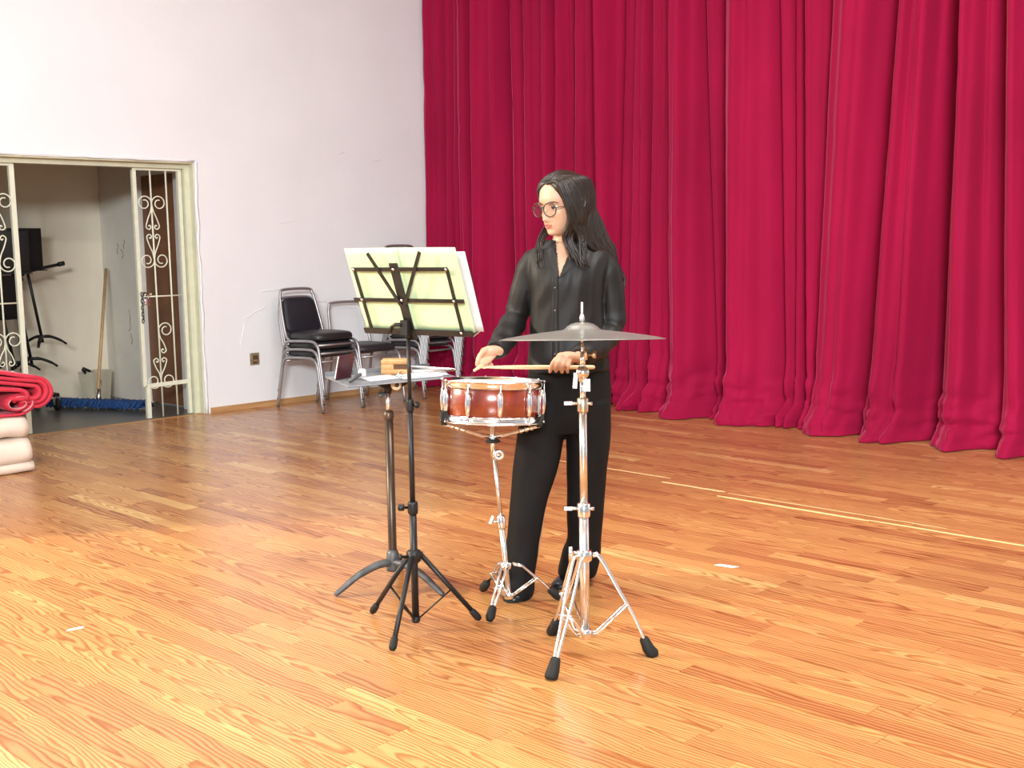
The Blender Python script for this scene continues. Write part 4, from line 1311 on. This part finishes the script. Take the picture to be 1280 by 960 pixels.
# her right hand (left in the picture)
chain([(625, 438, 4.31), (618, 438, 4.285), (611, 439, 4.262), (606.5, 441, 4.25)], [.021, .026, .028, .022], .72, (0, 0, 1))
chain([(607, 438.5, 4.235), (601, 442.5, 4.208), (597.5, 449, 4.190), (596, 456, 4.186)], [.0098, .009, .0082, .0068])
chain([(610, 437.5, 4.262), (604, 444, 4.238), (601.5, 452, 4.222), (605, 457, 4.228)], [.0098, .009, .008, .007])
chain([(613, 438.5, 4.28), (608, 446, 4.258), (606.5, 454, 4.245), (610, 457, 4.255)], [.0095, .0088, .008, .007])
chain([(617, 440, 4.295), (613, 448, 4.278), (612, 454, 4.268), (615, 456, 4.276)], [.009, .008, .0072, .0065])
chain([(617, 443, 4.275), (612, 449, 4.245), (606, 453.5, 4.215), (600.5, 456.5, 4.195)], [.0125, .0105, .009, .0072])
bme = remesh(body, .0036, 2)
bme.name = 'person'
person = link('person', shift(bme, GB), M['skin'], None, GB)
tag(person, 'young woman in black shirt and trousers playing the snare drum, long dark hair, glasses', 'person')
def pbuild(mb, name, mat, parent=None): return mb.build(name, mat, parent or person, GB)

# ---- face details
for s in (-1, 1):
    ec = hw(s*.031, .068, .104)
    e = pbuild(MB().ball(ec, .0122*HS, 16), 'eye', M['eye'])
    gaze = (hf2*.9-hu2*.22).normalized()
    rt = gaze.to_track_quat('Z', 'Y').to_matrix()
    pbuild(MB().lathe([(.0001, .0004), (.003, .0002), (.0055, -.0007)], 16, ec+gaze*.0126*HS, rt), 'iris', M['iris'], e)
    lid = [hw(s*(.031+a), .0805-abs(a)*abs(a)*18-.001, .1065-a*a*30) for a in np.linspace(-.0135, .015, 9)]
    pbuild(MB().tube(lid, [.001, .002, .0026, .003, .003, .003, .0028, .0024, .0014], 6), 'eyelash', M['iris'])
    # upper lid
    ring_l = []
    for k in range(7):
        ph = 20+k*12
        ring_l.append([ec+(hx*(math.sin(q)*math.cos(ph*D2R))+hf2*(math.cos(q)*math.cos(ph*D2R))+hu2*math.sin(ph*D2R))*.0131*HS for q in np.linspace(-1.25, 1.25, 12)])
    lm = MB(); vs = [p for r in ring_l for p in r]
    lm.add(vs, [(i*12+j, i*12+j+1, (i+1)*12+j+1, (i+1)*12+j) for i in range(6) for j in range(11)])
    pbuild(lm, 'eyelid', M['skin'])
    bw = [hw(s*x, yy, zz) for x, yy, zz in ((.012, .0935, .1185), (.022, .0925, .122), (.034, .0875, .1245), (.045, .0775, .1225), (.052, .069, .118))]
    pbuild(MB().tube(bez(bw, 3), list(np.interp(np.linspace(0, 1, 13), [0, .2, .6, 1], [.0028, .004, .0034, .0014])), 6, flat=.55), 'eyebrow', M['brow'])
lp = MB()
up = [hw(x, .0905-abs(x)*abs(x)*24, .0432+.0012*math.cos(x*260)-abs(x)*.03) for x in np.linspace(-.019, .019, 11)]
lo = [hw(x, .0895-abs(x)*abs(x)*26, .0352+abs(x)*.09) for x in np.linspace(-.018, .018, 11)]
lp.tube(up, [.0008, .0018, .0026, .0031, .0034, .003, .0034, .0031, .0026, .0018, .0008], 8)
lp.tube(lo, [.0008, .002, .003, .0038, .0042, .0043, .0042, .0038, .003, .002, .0008], 8)
pbuild(lp, 'lips', M['lips'])

# ---- glasses
gl = MB()
def lens_ring(s, n=28, r=.0265):
    out = []
    for k in range(n):
        a = 2*math.pi*k/n
        x = s*.033+math.cos(a)*r*1.06; z = .098+math.sin(a)*r*(.95 if math.sin(a) > 0 else .92)
        out.append(hw(x, .103-abs(x)*.16, z))
    return out
for s in (-1, 1): gl.tube(lens_ring(s), .0021, 8, closed=True)
gl.tube([hw(-.0085, .103, .104), hw(-.004, .106, .107), hw(.004, .106, .107), hw(.0085, .103, .104)], .0016, 8)
for s in (-1, 1): gl.tube([hw(s*.059, .092, .104), hw(s*.069, .075, .105), hw(s*.078, .0, .103), hw(s*.076, -.02, .09)], .0017, 8)
glo = pbuild(gl, 'glasses', M['frame'])
for s in (-1, 1):
    r_ = lens_ring(s)
    pbuild(MB().add(r_+[sum(r_, Vector())/len(r_)+hf2*.001], [(k, (k+1) % 28, 28) for k in range(28)]), 'lens', M['lens'], glo)

# ---- trousers
tm = MB()
WAI = [(436, 711, 46, 4.48, .10), (455, 711, 49, 4.48, .108), (480, 710.5, 52, 4.48, .116), (505, 709, 53.5, 4.48, .115), (526, 708, 53, 4.48, .105), (540, 707, 50, 4.48, .09)]
tm.loft(loft_px(densify(WAI, 3)))
LL = [(500, 682, 26, 4.475, .105), (530, 677.5, 29, 4.47, .10), (560, 674, 29, 4.465, .092), (600, 667, 26, 4.45, .085), (640, 659, 22, 4.435, .08), (680, 653, 20.5, 4.43, .08), (715, 648, 20.5, 4.42, .088), (738, 646.5, 19.5, 4.41, .095), (748, 645.5, 18, 4.41, .098)]
RL = [(500, 736, 27, 4.485, .105), (530, 735.5, 28, 4.485, .10), (560, 735, 27, 4.49, .092), (600, 733, 25, 4.50, .085), (640, 731, 23.2, 4.515, .078), (672, 730, 21, 4.53, .078), (695, 726, 24, 4.545, .088), (709, 722.5, 24.5, 4.55, .098), (716, 721.5, 24, 4.555, .10)]
tm.loft(loft_px(densify(LL, 4))); tm.loft(loft_px(densify(RL, 4)))
tme = remesh(tm, .006, 4)
tme.name = 'trousers'
NN = np.empty(len(tme.vertices)*3, np.float32); tme.vertices.foreach_get('normal', NN); NN = NN.reshape(-1, 3)
for i_, v in enumerate(tme.vertices):
    p = v.co.copy()
    f = noise.noise(Vector((p.x*9, p.y*9, p.z*3)))*.006+noise.noise(Vector((p.x*20, p.y*20, p.z*9+3)))*.0025
    if p.z < .16: f += noise.noise(Vector((p.x*14, p.y*14, p.z*18)))*.006
    v.co = p+Vector(NN[i_])*f
link('trousers', shift(tme, GB), M['trouser'], person)
# ---- shirt
sm_ = MB()
SH = [(299, 703, 19, 4.50, .062), (304.5, 705, 31, 4.495, .068), (310, 708, 44, 4.49, .074), (317, 711, 52, 4.49, .082), (332, 710, 51, 4.482, .103), (352, 708.5, 47, 4.475, .114), (380, 708.5, 45, 4.475, .110), (410, 709, 46, 4.475, .108), (438, 711, 50, 4.475, .114), (458, 711, 52, 4.477, .120), (463, 711, 51, 4.477, .118)]
sm_.loft(loft_px(densify(SH, 4)))
SL = [(671, 320, 4.495), (662, 337, 4.505), (652, 372, 4.52), (645, 397, 4.525), (634, 418, 4.43), (623, 434, 4.33), (619.5, 438, 4.302)]
SR = [(752, 323, 4.49), (760.5, 342, 4.495), (766, 380, 4.50), (765, 410, 4.49), (750, 430, 4.42), (730, 442, 4.325), (723, 445.5, 4.298)]
for A in (SL, SR):
    P = bez([at(*p) for p in A], 6)
    t_ = np.linspace(0, 1, len(P))
    r_ = np.interp(t_, [0, .15, .35, .5, .62, .85, .95, 1], [.044, .050, .047, .046, .050, .043, .038, .034])
    r_ = [r+.003*math.sin(k*1.3)*(1 if .4 < k/len(P) < .8 else .25) for k, r in enumerate(r_)]
    sm_.tube(P, list(r_), 18)
sme = remesh(sm_, .005, 3)
sme.name = 'shirt'
NN = np.empty(len(sme.vertices)*3, np.float32); sme.vertices.foreach_get('normal', NN); NN = NN.reshape(-1, 3)
for i_, v in enumerate(sme.vertices):
    p = v.co.copy()
    px_, py_ = proj(p)
    f = noise.noise(Vector((p.x*8, p.y*8, p.z*4)))*.004+noise.noise(Vector((p.x*17, p.y*17, p.z*8+3)))*.002
    u_ = (px_-709)*.06+(py_-330)*.02
    f += .0015*math.sin(u_*5+4*noise.noise(p*6))
    v.co = p+Vector(NN[i_])*f
# open the neck in a V
import bmesh
bm_ = bmesh.new(); bm_.from_mesh(sme)
def in_v(px_, py_):
    if py_ > 346 or py_ < 280: return False
    t = (346-py_)/46
    return 699-4.5*t < px_ < 699+19*t
dele = []
for f in bm_.faces:
    c = f.calc_center_median()
    x_, y_ = proj(c)
    front = (c-at(704, y_, 4.49)).dot(FH) < -.005
    if (in_v(x_, y_) and front) or (c-at(703.5, 297, 4.50)).length < .060: dele.append(f)
bmesh.ops.delete(bm_, geom=dele, context='FACES')
bm_.to_mesh(sme); bm_.free()
bvh = BVHTree.FromPolygons([v.co for v in sme.vertices], [tuple(p.vertices) for p in sme.polygons])
def on_shirt(px_, py_, off=.002):
    d = (at(px_, py_, 4.4)-CAM).normalized()
    h = bvh.ray_cast(CAM, d)
    if h[0] is None: return at(px_, py_, 4.39)
    return h[0]-d*off
# collar flaps and placket
def strip_mesh(rows, th):
    n = len(rows[0]); vs = [p for r in rows for p in r]
    vs2 = [p+FH*th for p in vs]
    fs = [(i*n+j, i*n+j+1, (i+1)*n+j+1, (i+1)*n+j) for i in range(len(rows)-1) for j in range(n-1)]
    m = MB(); m.add(vs, fs); m.add(vs2, [f[::-1] for f in fs])
    return m
shirt = link('shirt', sme, M['satin'], person)
shirt_offset = []
for (edge, outer) in (([(692, 300), (694.5, 312), (696.5, 325), (698, 337), (699.2, 346)], [(684, 300), (684, 313), (686, 326), (692, 338), (698.4, 347)]),
                      ([(719, 299), (716, 309), (711, 320), (705, 333), (699.5, 346)], [(730, 301), (731, 313), (727, 325), (714, 337), (700, 347.5)])):
    rows = []
    for (a, b_), (c_, d_) in zip(edge, outer):
        rows.append([on_shirt(a+(c_-a)*t, b_+(d_-b_)*t, .007*(1-abs(t-.3))) for t in (0, .25, .5, .75, 1)])
    pbuild(strip_mesh(rows, .004), 'collar', M['satin'], shirt)
rows = []
for y_ in range(346, 462, 6):
    rows.append([on_shirt(690.2, y_, .0), on_shirt(690.6, y_, .0035), on_shirt(694, y_, .0035), on_shirt(697.5, y_, .0035), on_shirt(698.2, y_, .0)])
pbuild(strip_mesh(rows, .002), 'placket', M['satin'], shirt)
for y_ in (360, 388.5, 416, 443):
    c_ = on_shirt(693.8, y_, .005)
    pbuild(MB().lathe([(.0001, .0018), (.0035, .0018), (.0052, .0008), (.0052, -.001)], 14, c_, (-FH).to_track_quat('Z', 'Y').to_matrix()), 'button', M['frame'], shirt)
# cuffs
for A, r0 in ((SL, .037), (SR, .036)):
    a, b_ = at(*A[-2]), at(*A[-1])
    v = (b_-a).normalized()
    pbuild(MB().tube([b_-v*.05, b_-v*.046, b_-v*.004, b_], [r0*.98, r0*1.04, r0*.96, r0*.85], 20, caps=False), 'cuff', M['satin'], shirt)
shift(sme, GB)
# ---- shoes
def shoe(heel, toe, zt):
    h_ = Vector(heel); t_ = Vector(toe)
    d = (t_-h_); L_ = d.length; d.normalize(); s = Vector((-d.y, d.x, 0))
    rings = []
    for (u, w, zlo, zhi) in ((-.0, .018, .001, .05), (.03, .031, .001, .06), (.25, .031, .001, .062), (.5, .037, .001, .05), (.75, .042, .001, .038), (.92, .034, .001, .028), (1.0, .014, .002, .016)):
        c = h_+d*(u*L_)
        rr = []
        for k in range(18):
            a = 2*math.pi*k/18
            y = math.cos(a)*w; z = (zlo+zhi)/2+math.sin(a)*(zhi-zlo)/2*(1 if math.sin(a) > 0 else 1)
            rr.append(c+s*y+Vector((0, 0, max(.001, z))))
        rings.append(rr)
    m = MB().loft(rings)
    o = pbuild(m, 'shoe', M['shoe'])
    sole = []
    for sg in (1, -1):
        for (u, w) in ((0, .02), (.05, .032), (.25, .032), (.5, .038), (.75, .043), (.92, .035), (1.02, .012))[::sg]:
            sole.append(h_+d*(u*L_)+s*(w*sg))
    pbuild(MB().prism([p+Vector((0, 0, .0)) for p in sole][::-1], (0, 0, .010)), 'sole', M['rubber'], o)
    return o
def gp(px_, py_):
    d = RIGHT*(px_-640)+UP*(480-py_)+FWD*FPX
    return CAM+d*(-CAM.z/d.z)
t_ = gp(704, 733); h_ = gp(734, 719)
shoe(h_, h_+(t_-h_).normalized()*.235, 0)
t_ = gp(640, 752); h_ = gp(653, 738)
shoe(h_+(h_-t_).normalized()*.06, h_+(t_-h_).normalized()*.165, 0)

# ---- hair
hb = MB()
def cap_pt(th, z, off):
    x, y, zz = head_pt(th, z)
    n_ = Vector((x/.07**2, (y)/.09**2, (zz-.107)/.11**2)).normalized()
    return hw(x+n_.x*off, y+n_.y*off, zz+n_.z*off)
# scalp shell: covers the skull behind the hairline
rows = []
nz_, nt_ = 26, 48
for i in range(nz_+1):
    row = []
    for k in range(nt_+1):
        f = k/nt_
        # angle limits of the hairline at this height (th=0 front)
        z = .03+(.2165-.03)*i/nz_
        lim = float(np.interp(z, [.03, .09, .12, .15, .172, .185, .195, .2165], [100, 70, 58, 46, 31, 13, 2, 0]))*D2R
        th = lim+(2*math.pi-2*lim)*f
        edge = min(1, min(f, 1-f)*14)
        row.append(cap_pt(th, z, .003+.013*edge**.5))
    rows.append(row)
vs = [p for r in rows for p in r]
n_ = nt_+1
hb.add(vs, [(i*n_+k, i*n_+k+1, (i+1)*n_+k+1, (i+1)*n_+k) for i in range(nz_) for k in range(nt_)])
rnd = random.Random(5)
def lock(pts, r, seg=7, flat=.45):
    P = bez(pts, 6)
    n_ = len(P)
    rs = [r*(.55+.45*min(1, k/(n_*.25)))*(1 if k < n_*.7 else max(.12, 1-(k-n_*.7)/(n_*.3)*.88)) for k in range(n_)]
    w0 = rnd.uniform(0, 6.28)
    P = [p+RH*(.0025*math.sin(k*.55+w0))*(k/n_) for k, p in enumerate(P)]
    hb.tube(P, rs, seg, flat=flat, side=-FH)
def part(q):
    """point on the centre parting, q 0 at the hairline to 1 at the crown's back"""
    z = float(np.interp(q, [0, .35, .7, 1], [.188, .211, .2165, .204]))
    y = float(np.interp(q, [0, .35, .7, 1], [.070, .035, -.005, -.06]))
    return hw(0, y, z), (y, z)
# her left side: nearest to the camera, covering ear and cheek edge
NL = 64
for i in range(NL):
    q = i/(NL-1)
    for lay in range(2):
        p0, (y0, z0) = part(min(1, q*.95+rnd.uniform(0, .05)))
        off = .014+.008*lay
        th1 = float(np.interp(q, [0, .4, 1], [40, 80, 172]))*D2R
        z1 = float(np.interp(q, [0, .4, 1], [.178, .185, .17]))
        a1 = cap_pt(-th1 if hx.dot(RH) < 0 else th1, z1, off+.004)
        th2 = float(np.interp(q, [0, .15, .4, 1], [58, 68, 96, 176]))*D2R
        a2 = cap_pt(-th2 if hx.dot(RH) < 0 else th2, .115, off+.006)
        th3 = float(np.interp(q, [0, .15, .4, 1], [64, 76, 104, 176]))*D2R
        a3 = cap_pt(-th3 if hx.dot(RH) < 0 else th3, .06, off+.012)
        if q < .34:
            t = q/.34
            ex = 715+17*t+rnd.uniform(-6, 6); ey = 322+14*t+rnd.uniform(-14, 8)
            e1 = at(704+12*t+rnd.uniform(-1.5, 1.5), 298, 4.392+.01*t-.006*lay)
            pts = [p0, a1, a2, a3, e1, on_shirt(ex, ey, .012+.006*lay)]
        else:
            t = (q-.34)/.66
            ex = 748+29*min(1, t*1.6)+rnd.uniform(-4, 4); ey = 322+60*t+rnd.uniform(-25, 10)
            a3 = at(715+36*t**.8+rnd.uniform(-1.5, 1.5), 276+2*t, 4.375+.16*t-.008*lay)
            e1 = at(722+39*t**.8+rnd.uniform(-2, 2), 297+4*t, 4.39+.16*t-.008*lay)
            e2 = at(734+36*t**.8, 312+5*t, 4.40+.175*t-.006*lay)
            e3 = at(ex, ey, 4.47+.13*t)
            pts = [p0, a1, a2, a3, e1, e2, e3] if t > .18 else [p0, a1, a2, a3, e1, on_shirt(728+rnd.uniform(-5, 9), 328+rnd.uniform(-14, 6), .012)]
        lock(pts, rnd.uniform(.0055, .0085))
# her right side: falls behind the face, past her right shoulder
NR = 40
for i in range(NR):
    q = i/(NR-1)
    p0, _ = part(min(1, q+rnd.uniform(0, .04)))
    sg = 1 if hx.dot(RH) < 0 else -1
    th1 = float(np.interp(q, [0, .4, 1], [52, 88, 172]))*D2R
    a1 = cap_pt(sg*th1, float(np.interp(q, [0, .4, 1], [.178, .185, .17])), .014)
    th2 = float(np.interp(q, [0, .4, 1], [78, 102, 176]))*D2R
    a2 = cap_pt(sg*th2, .115, .017); a3 = cap_pt(sg*th2*1.04, .055, .022)
    ex = 669+17*q+rnd.uniform(-2, 3); ey = 318+rnd.uniform(-6, 19)
    if q < .6: pts = [p0, a1, a2, a3, at(673+12*q+rnd.uniform(-1.5, 1.5), 300, 4.47), on_shirt(ex, ey, .010)]
    else: pts = [p0, a1, a2, a3, at(690+40*(q-.6), 305, 4.57), at(690+80*(q-.6)+rnd.uniform(-5, 5), 350, 4.60)]
    lock(pts, rnd.uniform(.0055, .008))
# fine loose strands over the right shoulder and the back
for i in range(16):
    x0 = rnd.uniform(752, 768)
    pts = [at(738+rnd.uniform(-4, 4), 270, 4.55), at(752, 296, 4.56), at(x0, 318, 4.57), at(777+rnd.uniform(-4, 4), 345, 4.58), at(779+rnd.uniform(-4, 3), 365+rnd.uniform(-12, 22), 4.58)]
    lock(pts, rnd.uniform(.003, .006))
pbuild(hb, 'hair', M['hair'])

# ------------------------------------------------------------------ drumsticks
def drumstick(butt, tip, label):
    b_, t_ = Vector(butt), Vector(tip)
    v = (t_-b_); L_ = v.length
    u_ = [0, .008, .03, .6, .8, .92, .945, .955, .97, .988, 1]
    r_ = [.0045, .0070, .0078, .0078, .0065, .0045, .0038, .0046, .0055, .0046, .0015]
    o = MB().tube([b_+v*k for k in u_], r_, 14).build('drumstick', M['stick'], None, b_)
    return tag(o, label, 'drumstick', 'pair of drumsticks')
drumstick(at(743.5, 459, 4.262), at(601, 459, 4.225), 'pale wooden drumstick held level across the drum, butt behind cymbal stand')
drumstick(at(621, 443, 4.44), at(592.5, 463.5, 4.09), 'pale wooden drumstick seen end on, in the hand at left')
